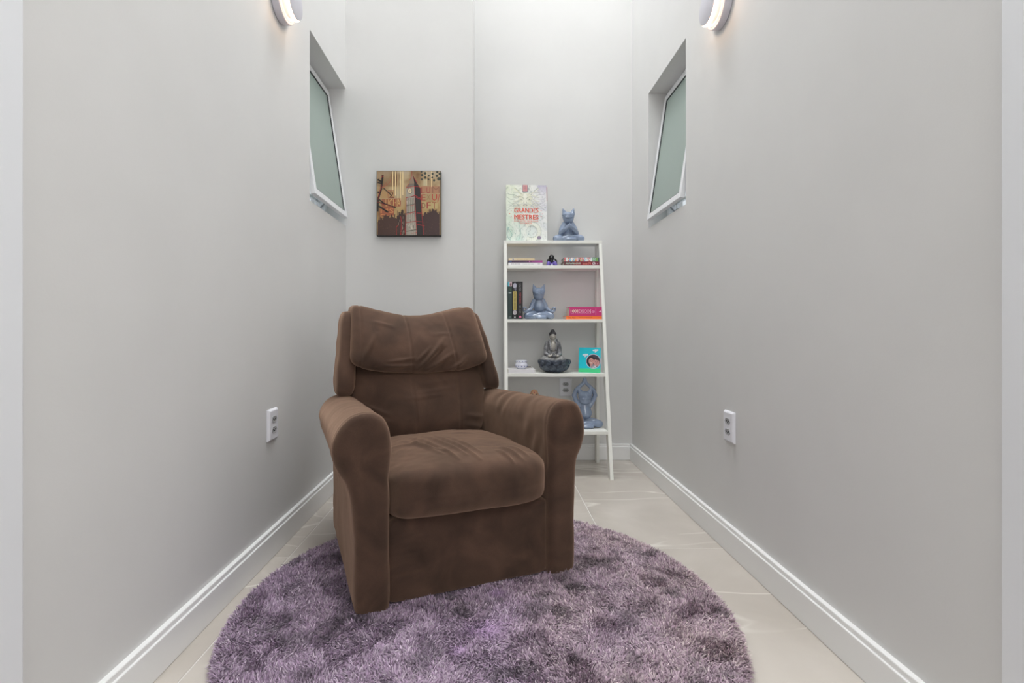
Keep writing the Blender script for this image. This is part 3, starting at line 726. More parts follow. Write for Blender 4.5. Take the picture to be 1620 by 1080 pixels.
P.append(sph((X0, -.023, bz-.010+.176), (.0025, .004, .006)))
for s in (-1, 1): P.append(sph((X0+s*.0175, -.002, bz-.010+.172), (.003, .004, .011)))
link('head_and_chest', blob(P, .0014, 2), 'stone_skin', bu, smooth=True)
P = [sph((X0, .001, bz-.010+.193), (.0225, .020, .017)), sph((X0, .0, bz-.010+.209), (.0135, .013, .012)), cap((X0, .008, bz-.010+.175), (X0, .006, bz-.010+.19), .0195, .020)]
link('hair', blob(P, .0014, 2), 'stone_hair', bu, smooth=True)
P = []
for s in (-1, 1):
    P += [sph((X0+s*.022, -.036, bz+.050), (.013, .009, .008), ry=s*-.3)]
    P += chain([(X0+s*.018, -.042, bz+.052, .004), (X0+s*.008, -.047, bz+.054, .0035)])
    P += chain([(X0+s*.014, -.040, bz+.058, .0035), (X0+s*.006, -.043, bz+.064, .003)])
link('hands', blob(P, .0012, 1), 'stone_skin', bu, smooth=True)
link('alms_bowl', lathe_me([(0, -.010), (.009, -.009), (.014, .000), (.0155, .006), (.014, .006), (.012, .0), (0, -.006)], 20), 'stone_dark', bu, smooth=True, loc=(X0+.004, -.050, bz+.052))

# small bald figurine, only its head shows above the armrest
bf = thing('bald_figurine', 'small tan bald figurine on the lowest board, head above the armrest', 'figurine', (.257, 2.950, .2636), 0)
fz = .010
P = [sph((0, 0, fz+.192), (.0225, .022, .024)) + sph((0, -.006, fz+.178), (.016, .014, .014)), sph((0, -.020, fz+.184), (.004, .005, .006))]
for s in (-1, 1): P += [sph((s*.0225, .002, fz+.186), (.004, .006, .008)), cap((s*.005, -.0195, fz+.1915), (s*.017, -.015, fz+.1955), .0028, .0028)]
P.append(cap((0, 0, .15), (0, 0, .17), .012, .012))
link('head', blob(P, .0014, 2), 'skin_tan', bf, smooth=True)
P = [sph((0, .0, .13), (.036, .022, .026)) + sph((0, 0, .08), (.024, .018, .02)), cap((0, 0, .07), (0, 0, .02), .026, .034), sph((0, -.004, .010), (.036, .03, .0095))]
for s in (-1, 1): P += chain([(s*.036, 0, .138, .012), (s*.046, -.004, .105, .011), (s*.030, -.024, .095, .009)])
link('robe', blob(P, .002, 3), 'robe_orange', bf, smooth=True)
bm = bmesh.new()
for s in (-1, 1):
    r = bmesh.ops.create_cone(bm, cap_ends=True, segments=8, radius1=.0016, radius2=.0022, depth=.014)
    bmesh.ops.transform(bm, matrix=Matrix.Translation((s*.010, -.0225, fz+.1895)) @ Matrix.Rotation(s*R(68), 4, 'Y'), verts=r['verts'])
link('eyebrows', bm_me(bm), 'hole', bf)
bm = bmesh.new(); bmesh.ops.create_uvsphere(bm, u_segments=10, v_segments=6, radius=.0028); link('forehead_dot', bm_me(bm), 'red', bf, smooth=True, loc=(-.001, -.0205, fz+.201))

# black and purple seated figurine, second board
vf = thing('dark_figurine', 'tiny black and purple seated figurine between the stacks on the second board', 'figurine', (.378, 3.095, 1.2402), 0)
P = [sph((0, 0, .056), (.017, .016, .018)), sph((0, .002, .036), (.02, .016, .018)), sph((-.004, -.010, .050), (.011, .010, .009))]
for s in (-1, 1): P += chain([(s*.014, .0, .044, .008), (s*(.028 if s > 0 else .024), -.003, .034, .007), (s*.026, -.012, .018, .006)])
link('body', blob(P, .0013, 2), 'black_plastic', vf, smooth=True)
P = []
for s in (-1, 1): P += chain([(s*.008, -.002, .016, .010), (s*.020, -.014, .020, .0105), (s*.026, -.016, .008, .0078)])
P.append(sph((0, .004, .014), (.024, .014, .014)))
link('legs', blob(P, .0013, 2), 'purple', vf, smooth=True)
bm = bmesh.new(); bmesh.ops.create_uvsphere(bm, u_segments=12, v_segments=8, radius=.0042); link('button', bm_me(bm), 'ceramic', vf, smooth=True, loc=(.014, -.014, .034))
bm = bmesh.new(); bmesh.ops.create_uvsphere(bm, u_segments=12, v_segments=8, radius=.0024); link('forehead_stone', bm_me(bm), 'ceramic', vf, smooth=True, loc=(.001, -.0155, .062))
box_obj('foot_block', (-.005, .005, -.022, -.008, 0, .012), 'ceramic', vf, bev=.002)

# blue and white pot on the white book
pt = thing('ceramic_pot', 'small round blue and white ceramic pot on the white book', 'pot', (.181, 2.966, .6120), 0)
link('body', lathe_me([(0, 0), (.022, 0), (.024, .002), (.034, .010), (.0385, .020), (.037, .030), (.0325, .036), (.0345, .042), (.035, .048), (.032, .0485), (.031, .042), (.030, .034), (.03, .012), (0, .006)], 40), 'ceramic', pt, smooth=True)
bmd = bmesh.new(); bmesh.ops.create_uvsphere(bmd, u_segments=8, v_segments=6, radius=1); dm = bm_me(bmd); dm.materials.append(M['cobalt'])
for n, r_, z_, sc_, ph in ((12, .0368, .016, .0036, 0), (12, .0350, .0295, .0024, .5), (12, .0343, .044, .0034, .3), (16, .0245, .004, .0028, 0)):
    for i in range(n):
        a = 2*math.pi*(i+ph)/n; o = bpy.data.objects.new('blue_dab', dm); C.objects.link(o); o.parent = pt
        o.location = (r_*math.cos(a), r_*math.sin(a), z_); o.scale = (sc_*.5, sc_, sc_*.9); o.rotation_euler = (0, 0, a)

# picture frame with two people in a round photo
ang = math.atan2(2.948-2.995, .649-.527)
fr = thing('photo_frame', 'turquoise and green picture frame with a round portrait of two people', 'picture frame', (.527, 2.990, .5884), 0, rot=(R(-7), 0, ang))
Wf, Hf = .131, .150
box_obj('frame_panel', (0, Wf, 0, .004, 0, Hf), mat('turquoise_acrylic', (24, 196, 214), .15), fr, bev=.0012)
bm = bmesh.new(); box(bm, .045, .085, .004, .045, 0.004, .006, .001); box(bm, .045, .085, .004, .007, 0.004, .08, .001); link('stand', bm_me(bm), 'plastic', fr)
p = Print(); p.layer(); p.rect(.001, .001, Wf-.001, Hf-.001, (16, 200, 218)); p.layer()
p.poly([(.001, .001), (Wf-.001, .001), (Wf-.001, .026), (.001, .024)], (72, 210, 140)); p.layer()
for cx_, cy_ in ((.100, .133), (.040, .105)):
    for dx, dy, r_ in ((-.011, 0, .006), (0, .001, .008), (.010, .002, .007), (.001, -.006, .006), (-.002, -.010, .004)): p.disc(cx_+dx, cy_+dy, r_, r_*.8, (222, 232, 240), 14)
pcx, pcy = .088, .068
p.layer(); p.disc(pcx, pcy, .0435, .0435, (214, 206, 224), 40); p.layer(); p.disc(pcx, pcy, .0400, .0400, (66, 66, 80), 40)
p.layer(); p.disc(pcx-.012, pcy-.003, .027, .033, (38, 36, 44), 24, .15)
p.poly([(pcx-.022, pcy-.033), (pcx+.0, pcy-.0395), (pcx+.020, pcy-.034), (pcx+.012, pcy-.020), (pcx-.004, pcy-.016)], (222, 214, 226))
p.layer(); p.rect(pcx-.019, pcy-.028, pcx-.008, pcy-.012, (190, 132, 124)); p.layer(); p.disc(pcx-.012, pcy-.001, .0155, .0205, (206, 152, 144), 22, .1); p.disc(pcx+.019, pcy-.007, .0165, .0215, (204, 150, 146), 22, .15)
p.layer()
p.disc(pcx+.021, pcy+.014, .015, .006, (60, 50, 58), 16, -.35)
for ex, ey in ((-.018, .003), (-.006, .003), (.013, -.002), (.025, -.003)): p.disc(pcx+ex, pcy+ey, .0036, .0016, (70, 52, 58), 10)
p.disc(pcx-.012, pcy-.010, .0062, .0024, (236, 222, 218), 12); p.disc(pcx+.018, pcy-.016, .0055, .0018, (176, 104, 108), 12)
p.disc(pcx-.012, pcy-.004, .002, .0035, (188, 128, 120), 8); p.disc(pcx+.019, pcy-.008, .002, .004, (186, 126, 122), 8)
p.build('picture_print', fr, (0, -.0003, 0))

# ================================================================== CANVAS WITH CLOCK TOWER
cx0, cx1, cz0, cz1 = -.645, -.283, 1.373, 1.739
cv = thing('canvas_picture', 'square canvas print of a clock tower in ochre, red and black', 'picture', (cx0, YC-.042, cz0), 0)
Wc, Hc = cx1-cx0, cz1-cz0
box_obj('canvas_block', (0, Wc, 0, .0415, 0, Hc), 'canvas_edge', cv, bev=.002)
p = Print(); rn = random.Random(11)
def bgc(u, v):
    n = noise.fractal(Vector((u*4, v*4, 7)), 1, 2, 5); n2 = noise.noise(Vector((u*40, v*3, 2)))
    c = mixc((180, 150, 98), (186, 168, 142), (v-.4)*1.4+n*.5)
    c = mixc(c, (120, 86, 56), max(0, -n*.9)+.35*(v > .75)*(u < .35)+.12*n2)
    return c
p.raster(.003, .003, Wc-.003, Hc-.003, 60, 60, bgc)
q = lambda pts: [(a*Wc, b*Hc) for a, b in pts]
def PX(x, y): return ((min(max(x, 140), 926)-125)/815, (945-min(max(y, 132), 938))/820)              # zoom pixels of the canvas to 0..1
def pol(pts, c): p.L += .04; p.poly(q([PX(*a) for a in pts]), c)
def stk(pts, wd, c): p.stroke(q([PX(*a) for a in pts]), wd*Wc/815, c)
p.layer()
for (x0, y0, x1, y1, c) in ((685, 320, 935, 412, (176, 128, 96)), (688, 420, 940, 500, (176, 148, 106)), (700, 520, 900, 605, (188, 166, 116)), (180, 375, 350, 470, (180, 144, 98)), (190, 480, 432, 575, (156, 96, 66)), (170, 580, 350, 690, (160, 92, 64)), (720, 235, 770, 315, (196, 182, 146))):
    pol([(x0, y1), (x1, y1), (x1, y0), (x0, y0)], c)
for x0, x1, y1 in ((360, 374, 440), (392, 402, 545), (328, 338, 380), (425, 436, 500), (452, 466, 430), (756, 762, 310), (818, 826, 330)):
    pol([(x0, y1), (x1, y1), (x1, 135), (x0, 135)], (232, 208, 158))
for x, y, r_ in ((702, 180, 15), (742, 158, 17), (700, 235, 14), (743, 212, 16), (788, 190, 12), (785, 235, 12), (835, 165, 14), (890, 190, 17), (855, 246, 15), (930, 165, 16), (915, 228, 22), (832, 212, 12), (695, 140, 11), (895, 142, 14)):
    a, b = PX(x, y); p.disc(a*Wc, b*Hc, r_/815*Wc, r_/815*Wc, (62, 66, 58), 12)
p.layer()
def ptext(s_, x0, y0, x1, y1, c):
    (a, b), (e, f_) = PX(x0, y1), PX(x1, y0); p.text(s_, a*Wc, b*Hc, e*Wc, f_*Hc, c)
ptext('L', 690, 335, 735, 412, (150, 52, 48)); ptext('U', 760, 335, 805, 410, (160, 72, 66)); ptext('M', 830, 325, 930, 405, (150, 104, 80))
ptext('E', 692, 425, 748, 500, (166, 62, 56)); ptext('X', 760, 425, 810, 495, (150, 120, 84)); ptext('U', 828, 420, 892, 500, (186, 40, 44)); ptext('/', 895, 420, 940, 530, (180, 60, 56))
ptext('D', 700, 530, 745, 600, (110, 56, 44)); ptext('F', 762, 522, 815, 602, (158, 40, 44)); ptext('T', 830, 522, 885, 602, (150, 66, 52))
ptext('2', 285, 385, 345, 465, (90, 40, 36)); ptext('LICHA', 240, 485, 430, 572, (214, 172, 108)); ptext('MS', 178, 600, 345, 660, (208, 140, 84)); ptext('EL', 180, 675, 250, 720, (220, 150, 90))
p.layer(); stk([(272, 378), (350, 375), (352, 468), (274, 470), (272, 378)], 6, (150, 44, 40)); stk([(355, 480), (432, 476), (432, 572), (356, 575), (355, 480)], 6, (160, 50, 44))
# skyline crowds
def ragged(x0, x1, ys, base, c, n):
    pts = [(x0 + (x1-x0)*i/n) for i in range(n+1)]
    for i in range(n):
        h0 = ys(i/n)+rn.uniform(-22, 22); h1 = h0+rn.uniform(-14, 14)
        pol([(pts[i], base), (pts[i+1], base), (pts[i+1], h1), (pts[i], h0)], c)
ragged(126, 400, lambda t: 760-70*math.sin(t*2.6), 943, (74, 48, 40), 30)
ragged(390, 500, lambda t: 650+20*math.sin(t*9), 943, (64, 44, 38), 14)
ragged(700, 938, lambda t: 700-80*math.sin(t*3.0), 943, (66, 42, 40), 28)
p.layer()
for i in range(70):
    x = rn.choice((rn.uniform(130, 400), rn.uniform(720, 935))); y = rn.uniform(770, 935); a, b = PX(x, y)
    p.disc(a*Wc, b*Hc, .0012, .0008, rn.choice(((120, 84, 62), (96, 60, 50), (150, 120, 90))), 6)
for i in range(26):
    x = rn.uniform(400, 500); y = rn.uniform(700, 930); stk([(x, y), (x+rn.uniform(-4, 4), y+rn.uniform(20, 60))], 5, rn.choice(((176, 166, 146), (40, 34, 32), (150, 130, 110), (150, 44, 44))))
# statue on the left
blk = (36, 30, 28); rd = (186, 44, 44)
stk([(125, 640), (150, 470), (185, 360), (200, 240), (205, 180)], 24, blk); stk([(130, 235), (190, 265)], 20, blk); stk([(130, 275), (195, 285)], 14, blk)
stk([(150, 480), (230, 545), (370, 590)], 16, blk); stk([(150, 570), (275, 650)], 22, blk); stk([(215, 345), (320, 440)], 11, blk); stk([(125, 395), (175, 400)], 22, blk); stk([(140, 520), (300, 570)], 14, blk)
p.layer(); stk([(150, 450), (180, 350), (310, 220), (296, 275), (205, 345)], 4, rd); stk([(190, 215), (205, 185), (214, 205)], 6, rd); stk([(135, 520), (250, 560), (330, 580)], 4, rd); stk([(150, 490), (165, 400), (190, 300)], 4, rd)
# the tower
p.layer(); pol([(500, 945), (638, 945), (606, 330), (500, 345)], (168, 160, 146)); pol([(638, 945), (715, 945), (682, 340), (606, 320)], (44, 38, 38))
pol([(500, 350), (606, 325), (604, 280), (535, 290)], (120, 110, 100)); pol([(604, 325), (682, 345), (640, 285), (604, 270)], (48, 38, 38)); pol([(535, 292), (608, 285), (590, 190), (575, 175)], (148, 128, 108)); pol([(606, 290), (645, 290), (620, 235), (590, 190)], (44, 36, 36)); stk([(574, 130), (577, 190)], 5, (160, 60, 54))
p.layer(); a, b = PX(548, 382); p.disc(a*Wc, b*Hc, 30/815*Wc, 37/815*Wc, (50, 44, 42), 24, .1); p.layer(); p.disc(a*Wc, b*Hc, 25/815*Wc, 32/815*Wc, (222, 204, 168), 24, .1); p.layer(); stk([(548, 382), (540, 400)], 3, (60, 50, 44)); stk([(548, 382), (556, 366)], 3, (60, 50, 44))
for yy in (445, 545, 640, 760, 870):
    stk([(500, yy+22), (612+(yy-445)*.05, yy)], 7, (64, 56, 52))
for i in range(5):
    x = 512+i*22; stk([(x, 470), (x+i*5, 940)], 4, (96, 88, 82))
for i in range(24): 
    x = rn.uniform(505, 615); y = rn.uniform(470, 920); stk([(x, y), (x+rn.uniform(-3, 3), y+rn.uniform(12, 40))], 6, rn.choice(((196, 186, 170), (116, 106, 98), (210, 200, 184))))
p.layer()
for s_ in ([(500, 345), (606, 322), (664, 330)], [(500, 470), (612, 438), (690, 478)], [(606, 320), (615, 560), (636, 945)], [(690, 480), (700, 640), (724, 945)], [(500, 470), (500, 660), (494, 945)], [(504, 680), (622, 640)], [(504, 780), (628, 765), (700, 770)], [(545, 250), (576, 190), (618, 240), (640, 285)], [(570, 915), (636, 905)], [(640, 800), (735, 822)], [(380, 940), (376, 840), (400, 812)], [(500, 345), (510, 320), (548, 290)], [(430, 700), (445, 760), (432, 935)], [(636, 660), (695, 662)], [(560, 570), (605, 556)], [(688, 480), (684, 350), (664, 325)], [(610, 455), (690, 490)]):
    stk(s_, 5, (196, 50, 50))
p.build('printed_image', cv, (0, -.0003, 0))

# ================================================================== ARMCHAIR
def P3(u, v, z): return (u-.375, v-.42, z)
CH = thing('armchair', 'dark brown suede recliner armchair with rolled arms standing on the purple rug', 'armchair',
           (-.399+.925*.375-.38*.42, 1.427+.38*.375+.925*.42, .014), math.atan2(.38, .925))
def soft_box(nx, ny, nz, n):
    """subdivided cube pushed to a superellipsoid; returns (params, faces)"""
    idx = {}; pts = []; fs = []
    def vid(i, j, k):
        t = (i, j, k)
        if t not in idx: idx[t] = len(pts); pts.append((2*i/nx-1, 2*j/ny-1, 2*k/nz-1))
        return idx[t]
    for i in range(nx):
        for j in range(ny):
            fs.append((vid(i, j, 0), vid(i, j+1, 0), vid(i+1, j+1, 0), vid(i+1, j, 0)))
            fs.append((vid(i, j, nz), vid(i+1, j, nz), vid(i+1, j+1, nz), vid(i, j+1, nz)))
    for i in range(nx):
        for k in range(nz):
            fs.append((vid(i, 0, k), vid(i+1, 0, k), vid(i+1, 0, k+1), vid(i, 0, k+1)))
            fs.append((vid(i, ny, k), vid(i, ny, k+1), vid(i+1, ny, k+1), vid(i+1, ny, k)))
    for j in range(ny):
        for k in range(nz):
            fs.append((vid(0, j, k), vid(0, j, k+1), vid(0, j+1, k+1), vid(0, j+1, k)))
            fs.append((vid(nx, j, k), vid(nx, j+1, k), vid(nx, j+1, k+1), vid(nx, j, k+1)))
    a = np.array(pts); m = np.abs(a).max(1); l = (np.abs(a)**n).sum(1)**(1/n)
    return a*(m/l)[:, None], fs
def fold(x, z, x0, z0, x1, z1, wd, amp):
    dx, dz = x1-x0, z1-z0; L2 = dx*dx+dz*dz; t = ((x-x0)*dx+(z-z0)*dz)/L2
    tt = min(1, max(0, t)); px_, pz = x0+tt*dx, z0+tt*dz; d = math.hypot(x-px_, z-pz)
    return amp*math.exp(-(d/wd)**2)*math.sin(math.pi*min(1, max(0, .08+t*.84)))
def cushion(name, n3, n, fn, disp, label=None):
    pr, fs = soft_box(*n3, n)
    vs = [fn(*q_) for q_ in pr]
    me = me_py([P3(*v) for v in vs], fs); me.update()
    bm = bmesh.new(); bm.from_mesh(me); bmesh.ops.recalc_face_normals(bm, faces=bm.faces); bm.verts.ensure_lookup_table(); bm.normal_update()
    mv = [(v.normal.copy(), v) for v in bm.verts]
    for (nn, v), q_ in zip(mv, pr): v.co = v.co + nn*disp(*q_, v.co)
    o = link(name, bm_me(bm), 'suede', CH, smooth=True)
    return o
def nz_(co, s, o=0): return noise.noise(Vector((co.x*s+o, co.y*s, co.z*s)))
# seat cushion
def f_seat(x, y, z):
    crown = (1-x*x)*(1-.55*y*y)
    u = .378+.275*x; v = .275+.300*y; zz = .328+.083*z
    if z > 0: zz += z*(.020*crown - .012*(y > 0)*y)
    if y < 0: v += -.018*(1-x*x*.6)*(1-abs(z))*(-y)**4
    if y < -.4 and z < -.3: v += .022*((-z-.3)/.7)**2*min(1, (-y-.4)/.4)
    return (u, v, zz)
seat_f = [(-.60, .30, -.30, -.62, .030, .006), (-.44, .36, -.16, -.80, .028, .007), (-.28, .34, -.03, -.72, .026, .007), (-.12, .25, .08, -.86, .028, .007), (.04, .12, .17, -.70, .024, .005), (-.50, -.1, -.22, -.60, .022, .005), (-.75, .05, -.35, -.15, .04, .004), (.50, -.5, .60, -.92, .03, .007), (.40, -.62, .46, -.95, .024, .006), (.66, -.5, .72, -.85, .03, .004), (.1, .5, .5, .3, .05, .003)]
def d_seat(x, y, z, co):
    d = .004*nz_(co, 9)+.0012*nz_(co, 35, 3)
    if z > .2: 
        for f_ in seat_f: d += 1.5*fold(x, y, *f_)
    return d
cushion('seat_cushion', (150, 130, 26), 6.5, f_seat, d_seat)
# front panel
def f_pan(x, y, z): return (.378+.274*x, .052+.030*y-.006*(1-z*z)*(1-x*x)*(y < 0), .132+.127*z)
def d_pan(x, y, z, co):
    d = .0016*nz_(co, 10)
    if y < -.5:
        for k in range(3): d += fold(x, z, -.98, .55-.42*k, -.55, .62-.42*k, .05, .0022)
        d += fold(x, z, .98, .8, .6, .7, .05, .002)
    return d
cushion('footrest_panel', (60, 8, 40), 18, f_pan, d_pan)
# inner body under the seat and behind it
def f_base(x, y, z): return (.378+.30*x, .44+.36*y, .18+.14*z)
cushion('seat_base', (16, 20, 12), 14, f_base, lambda *a: 0)
# lower back cushion
def lerp(a, b, t): return a+(b-a)*t
def f_back(x, y, z):
    t = (z+1)/2; uL, uR = lerp(.110, .068, min(1, t*1.6)), lerp(.648, .672, min(1, t*1.6))
    zz = lerp(.345, .735, t); v = lerp(.545, .678, t) + (y+1)*.075
    if y < 0: v -= (.042*(1-x*x)*(1-z*z)+.008*(1-x**4))*(-y)
    zz -= .010*(1-x*x)*(t > .5)*0
    return (lerp(uL, uR, (x+1)/2), v, zz)
back_f = [(-.1, .30, .45, .38, .05, .004), (-.15, .12, .55, .24, .045, .004), (-.3, .02, .3, .10, .04, .003), (-.95, -.05, -.55, -.30, .05, .006), (-.9, -.25, -.55, -.45, .04, .004), (.95, -.5, .6, -.4, .06, .005), (.95, -.75, .6, -.6, .05, .004), (-.8, .9, -.5, .6, .06, .004), (.85, .9, .7, .5, .06, .003)]
def d_back(x, y, z, co):
    d = .005*nz_(co, 7, 5)
    if y < -.2:
        for f_ in back_f: d += fold(x, z, *f_)
        for sx in (-.19, .50): d -= .0022*math.exp(-((x-sx)/.014)**2)
    return d
cushion('back_cushion', (96, 20, 70), 4.2, f_back, d_back)
# head pillow
def f_head(x, y, z):
    t = (z+1)/2; x = x*(1+.012*abs(z)**3); uL, uR = lerp(.060, .080, t), lerp(.676, .634, t)
    sag = (1-x*x)
    zz = lerp(.678-.034*sag, .960-.062*sag, t) 
    if t > .5: zz -= .0
    v = lerp(.592, .730, t) + (y+1)*.074
    if y < 0: v -= (.048*(1-z*z)*(1-.62*x*x)+.006)*(-y)
    return (lerp(uL, uR, (x+1)/2), v, zz)
head_f = [(-.10, -.85, .35, .15, .045, .010), (-.12, -.6, .12, -.1, .035, .006), (.0, -.9, .45, -.35, .05, .008), (-.15, -.7, -.55, -.8, .05, .007), (-.12, -.45, -.5, -.65, .04, .005), (-.85, -.75, -.65, .2, .04, .006), (.3, -.95, .6, -.7, .05, .006), (.50, -.8, .65, -.55, .04, .004), (.1, -.55, .35, -.15, .03, -.006), (-.7, .55, -.4, .5, .05, .004), (.2, .3, .5, .25, .05, .003)]
def d_head(x, y, z, co):
    d = .005*nz_(co, 9, 9)+.001*nz_(co, 30)
    if y < -.1:
        for f_ in head_f: d += 1.35*fold(x, z, *f_)
    for sx in (-.86, -.17, .47): d -= .0035*math.exp(-((x-sx)/.014)**2)*(1 if y < .5 else 0)
    return d
cushion('head_pillow', (120, 20, 48), 8, f_head, d_head)
# padded wings and shell of the back
def wing(uT0, uT1, uB0, uB1, o_):
    def f_(x, y, z):
        t = (z+1)/2; u = lerp(lerp(uB0, uT0, t), lerp(uB1, uT1, t), (x+1)/2)
        v = lerp(.600, .735, t)+(y+1)*.085; zz = lerp(.560, .915, t)
        v -= .015*(1-z*z)*(y < 0)*(-y)
        return (u, v, zz)
    return cushion('side_wing', (14, 20, 40), 6, f_, lambda x, y, z, co: .004*nz_(co, 14, o_))
wing(.042, .115, .000, .080, 1); wing(.612, .672, .655, .738, 4)
def f_shell(x, y, z):
    t = (z+1)/2; u = lerp(lerp(.03, .08, t), lerp(.715, .645, t), (x+1)/2); return (u, lerp(.66, .83, t)+(y+1)*.045, lerp(.10, .875, t))
cushion('back_shell', (24, 8, 30), 8, f_shell, lambda x, y, z, co: .003*nz_(co, 9))
# arms
def catmull(pts, n):
    out = []; k = len(pts)
    for i in range(k):
        p0, p1, p2, p3 = (np.array(pts[(i+j-1) % k], float) for j in range(4))
        for s in range(n):
            t = s/n; out.append(.5*((2*p1)+(-p0+p2)*t+(2*p0-5*p1+4*p2-p3)*t*t+(-p0+3*p1-3*p2+p3)*t**3))
    return np.array(out)
def arm(inner, sgn, over, o_):
    pr = [(0, .006), (0, .10), (0, .25), (0, .40), (-.001, .47), (.004, .53), (.020, .570), (.050, .589), (.085, .590), (.118, .578), (.145, .55), (.162, .510), (.164, .470), (.150, .425), (.130, .385), (.116, .34), (.109, .28), (.107, .18), (.106, .08), (.104, .012), (.094, .003), (.05, .0), (.010, .001)]
    pr = [(a if a <= .107 else .107+(a-.107)*over, z) for a, z in pr]
    c = catmull(pr, 5)
    nxt, prv = np.roll(c, -1, 0), np.roll(c, 1, 0); tg = nxt-prv; tg /= np.linalg.norm(tg, axis=1)[:, None]
    nr = np.stack([tg[:, 1], -tg[:, 0]], 1)      # candidate inward normal
    if ((c+nr*.01-c.mean(0))**2).sum() > ((c-nr*.01-c.mean(0))**2).sum(): nr = -nr
    secs = [(.000, .034), (.000, .024), (.002, .015), (.006, .0075), (.014, .002), (.032, 0)] + [(.032+i*(.70-.032)/34, 0) for i in range(1, 35)] + [(.715, .004), (.728, .014), (.732, .028)]
    vs = []; N_ = len(c)
    for v, ins in secs:
        for (o, z), (a, b) in zip(c, nr):
            oo, zz = o+a*ins, z+b*ins
            if z < .06:
                dd = .053-o; oo = o+math.copysign(min(ins, abs(dd)), dd); zz = z
            top = max(0, (z-.45)/.14)
            zz -= top*.032*min(1, v/.6) 
            bul = 0
            vs.append((inner+sgn*oo, v+bul, zz))
    fs = []
    for i in range(len(secs)-1):
        for j in range(N_):
            k = (j+1) % N_; fs.append((i*N_+j, i*N_+k, (i+1)*N_+k, (i+1)*N_+j))
    fs += [tuple(range(N_)), tuple((len(secs)-1)*N_+j for j in range(N_))]
    bm = bmesh.new(); bm.from_mesh(me_py([P3(*v) for v in vs], fs)); bmesh.ops.triangulate(bm, faces=[f for f in bm.faces if len(f.verts) > 4])
    me = bm_me(bm); o = bpy.data.objects.new('tmp', me); C.objects.link(o)
    md = o.modifiers.new('r', 'REMESH'); md.mode = 'VOXEL'; md.voxel_size = .0058
    sm = o.modifiers.new('s', 'SMOOTH'); sm.iterations = 5
    dg = bpy.context.evaluated_depsgraph_get(); dg.update(); out = bpy.data.meshes.new_from_object(o.evaluated_get(dg)); bpy.data.objects.remove(o)
    bm = bmesh.new(); bm.from_mesh(out); bm.normal_update(); nn = [v.normal.copy() for v in bm.verts]
    for v, n_ in zip(bm.verts, nn):
        u_, v_, z_ = v.co.x+.375, v.co.y+.42, v.co.z
        d = .0035*nz_(v.co, 8, o_)+.0007*nz_(v.co, 30, o_)
        if z_ > .30: d += .0028*math.sin(v_*60+z_*34+7*nz_(v.co, 5))*max(0, nz_(v.co, 6, o_+2)+.02)*2*min(1, max(0, (v_-.04)/.06))
        f_ = max(0, 1-v_/.05)
        d += f_*(.007*math.exp(-((z_-.49)/.08)**2) - .004*math.exp(-((z_-.385)/.03)**2))
        # seam round the rolled front
        d -= .0022*math.exp(-((v_-.022)/.004)**2)*(z_ > .36)
        v.co += n_*d
    return link('armrest', bm_me(bm), 'suede', CH, smooth=True)
arm(.110, -1, 1.0, 0); arm(.645, 1, .62, 20)

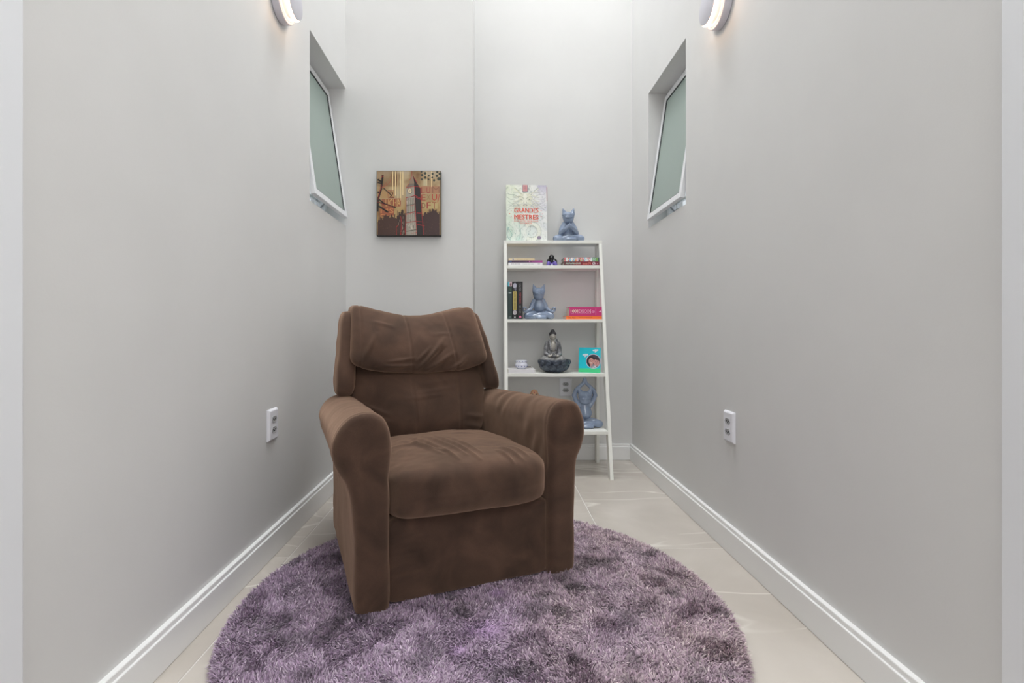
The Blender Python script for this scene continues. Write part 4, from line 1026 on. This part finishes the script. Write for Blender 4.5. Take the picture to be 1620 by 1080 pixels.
# ================================================================== RUG
RC, RR = (-.027, 1.53), .728
rug = thing('round_rug', 'round purple shaggy rug under the armchair', 'rug', (RC[0], RC[1], 0))
smart_smooth(link('rug_backing', lathe_me([(0, .001), (RR-.012, .001), (RR-.006, .005), (RR-.012, .010), (0, .010)], 128), 'rug_back', rug))
def make_pile(n):
    rs = np.random.RandomState(5)
    r = RR*np.sqrt(rs.rand(n)); a = rs.rand(n)*2*np.pi; x, y = r*np.cos(a), r*np.sin(a)
    # smooth random fields from a grid of noise
    G = 96
    def field(s, o):
        g = np.array([[noise.fractal(Vector((i/G*s+o, j/G*s, o)), 1, 2, 3) for i in range(G+1)] for j in range(G+1)])
        fx, fy = (x/RR+1)/2*G, (y/RR+1)/2*G; i, j = np.clip(fx.astype(int), 0, G-1), np.clip(fy.astype(int), 0, G-1); u, v = fx-i, fy-j
        return g[j, i]*(1-u)*(1-v)+g[j, i+1]*u*(1-v)+g[j+1, i]*(1-u)*v+g[j+1, i+1]*u*v
    f1, f2, f3, f4, f5 = field(7, 1.3), field(14, 7.1), field(34, 3.7), field(7, 11.9), field(16, 5.5)
    dirn = 1.2+4.5*f1+3.2*f2+2.2*f3+rs.randn(n)*.85
    out = (r > RR*(.955+.03*rs.rand(n))); dirn = np.where(out, a+rs.randn(n)*.5, dirn)
    lean = np.clip(1.02+.9*f2+.38*rs.randn(n), .1, 1.5)
    L = .0150*(1+.22*rs.randn(n)).clip(.5, 1.6); wd = .00118*(1+.3*rs.randn(n)).clip(.5, 1.8)
    hx, hy = np.cos(dirn), np.sin(dirn); sx, sy = -hy, hx
    pts = []
    for t, wf in ((0, 1.0), (.38, 1.15), (.75, .9), (1, .25)):
        ang = lean*(.35+.65*t)
        px = x+hx*L*t*np.sin(ang); py = y+hy*L*t*np.sin(ang); pz = .010+L*t*np.cos(ang)*.95
        for s in (-1, 1): pts.append(np.stack([px+s*sx*wd*wf, py+s*sy*wd*wf, pz], 1))
    V = np.stack(pts, 1).reshape(-1, 3); K = 8
    base = (np.arange(n)*K)[:, None]
    quads = np.array([[0, 1, 3, 2], [2, 3, 5, 4], [4, 5, 7, 6]])
    Fq = (base[:, None, :]+quads[None]).reshape(-1, 4)
    me = bpy.data.meshes.new('pile'); me.vertices.add(len(V)); me.vertices.foreach_set('co', V.ravel().astype(np.float32))
    me.loops.add(Fq.size); me.loops.foreach_set('vertex_index', Fq.ravel().astype(np.int32))
    me.polygons.add(len(Fq)); me.polygons.foreach_set('loop_start', (np.arange(len(Fq))*4).astype(np.int32)); me.update(calc_edges=True)
    pal = np.array([lin((178, 160, 172)), lin((166, 146, 161)), lin((186, 174, 178)), lin((120, 102, 114)), lin((208, 197, 198))])
    kk = rs.choice(5, n, p=[.34, .26, .2, .12, .08]); c = pal[kk]
    # warm greyer side on the right, more violet on the left; a few flattened bright violet spots
    w_ = np.clip((x+.1)/.9+.35*f4, 0, 1)[:, None]; c = c*((1-w_)*np.array([[.98, .92, 1.08]])+w_*np.array([[1.08, 1.02, .96]]))
    dk = np.clip((f5*1.3+f3*.5-.34)*5, 0, 1)[:, None]; c = c*(1-.42*dk)
    for (qx, qy, qr) in ((.012, -.155, .05), (-.056, -.25, .022), (.045, .02, .02)):
        m_ = np.exp(-(((x-qx)**2+(y-qy)**2*1.6)/qr**2))[:, None]; c = c*(1-m_)+m_*np.array([lin((186, 156, 194))])
    c = c*(1+.20*rs.randn(n)).clip(.45, 1.5)[:, None]
    tb = np.array([.55, .55, .85, .85, 1.0, 1.0, 1.1, 1.1])            # yarn root darker than its tip
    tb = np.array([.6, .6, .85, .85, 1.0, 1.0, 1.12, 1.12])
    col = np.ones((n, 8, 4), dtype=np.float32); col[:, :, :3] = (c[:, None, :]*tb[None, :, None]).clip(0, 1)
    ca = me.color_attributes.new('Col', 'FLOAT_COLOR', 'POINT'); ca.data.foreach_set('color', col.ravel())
    return me
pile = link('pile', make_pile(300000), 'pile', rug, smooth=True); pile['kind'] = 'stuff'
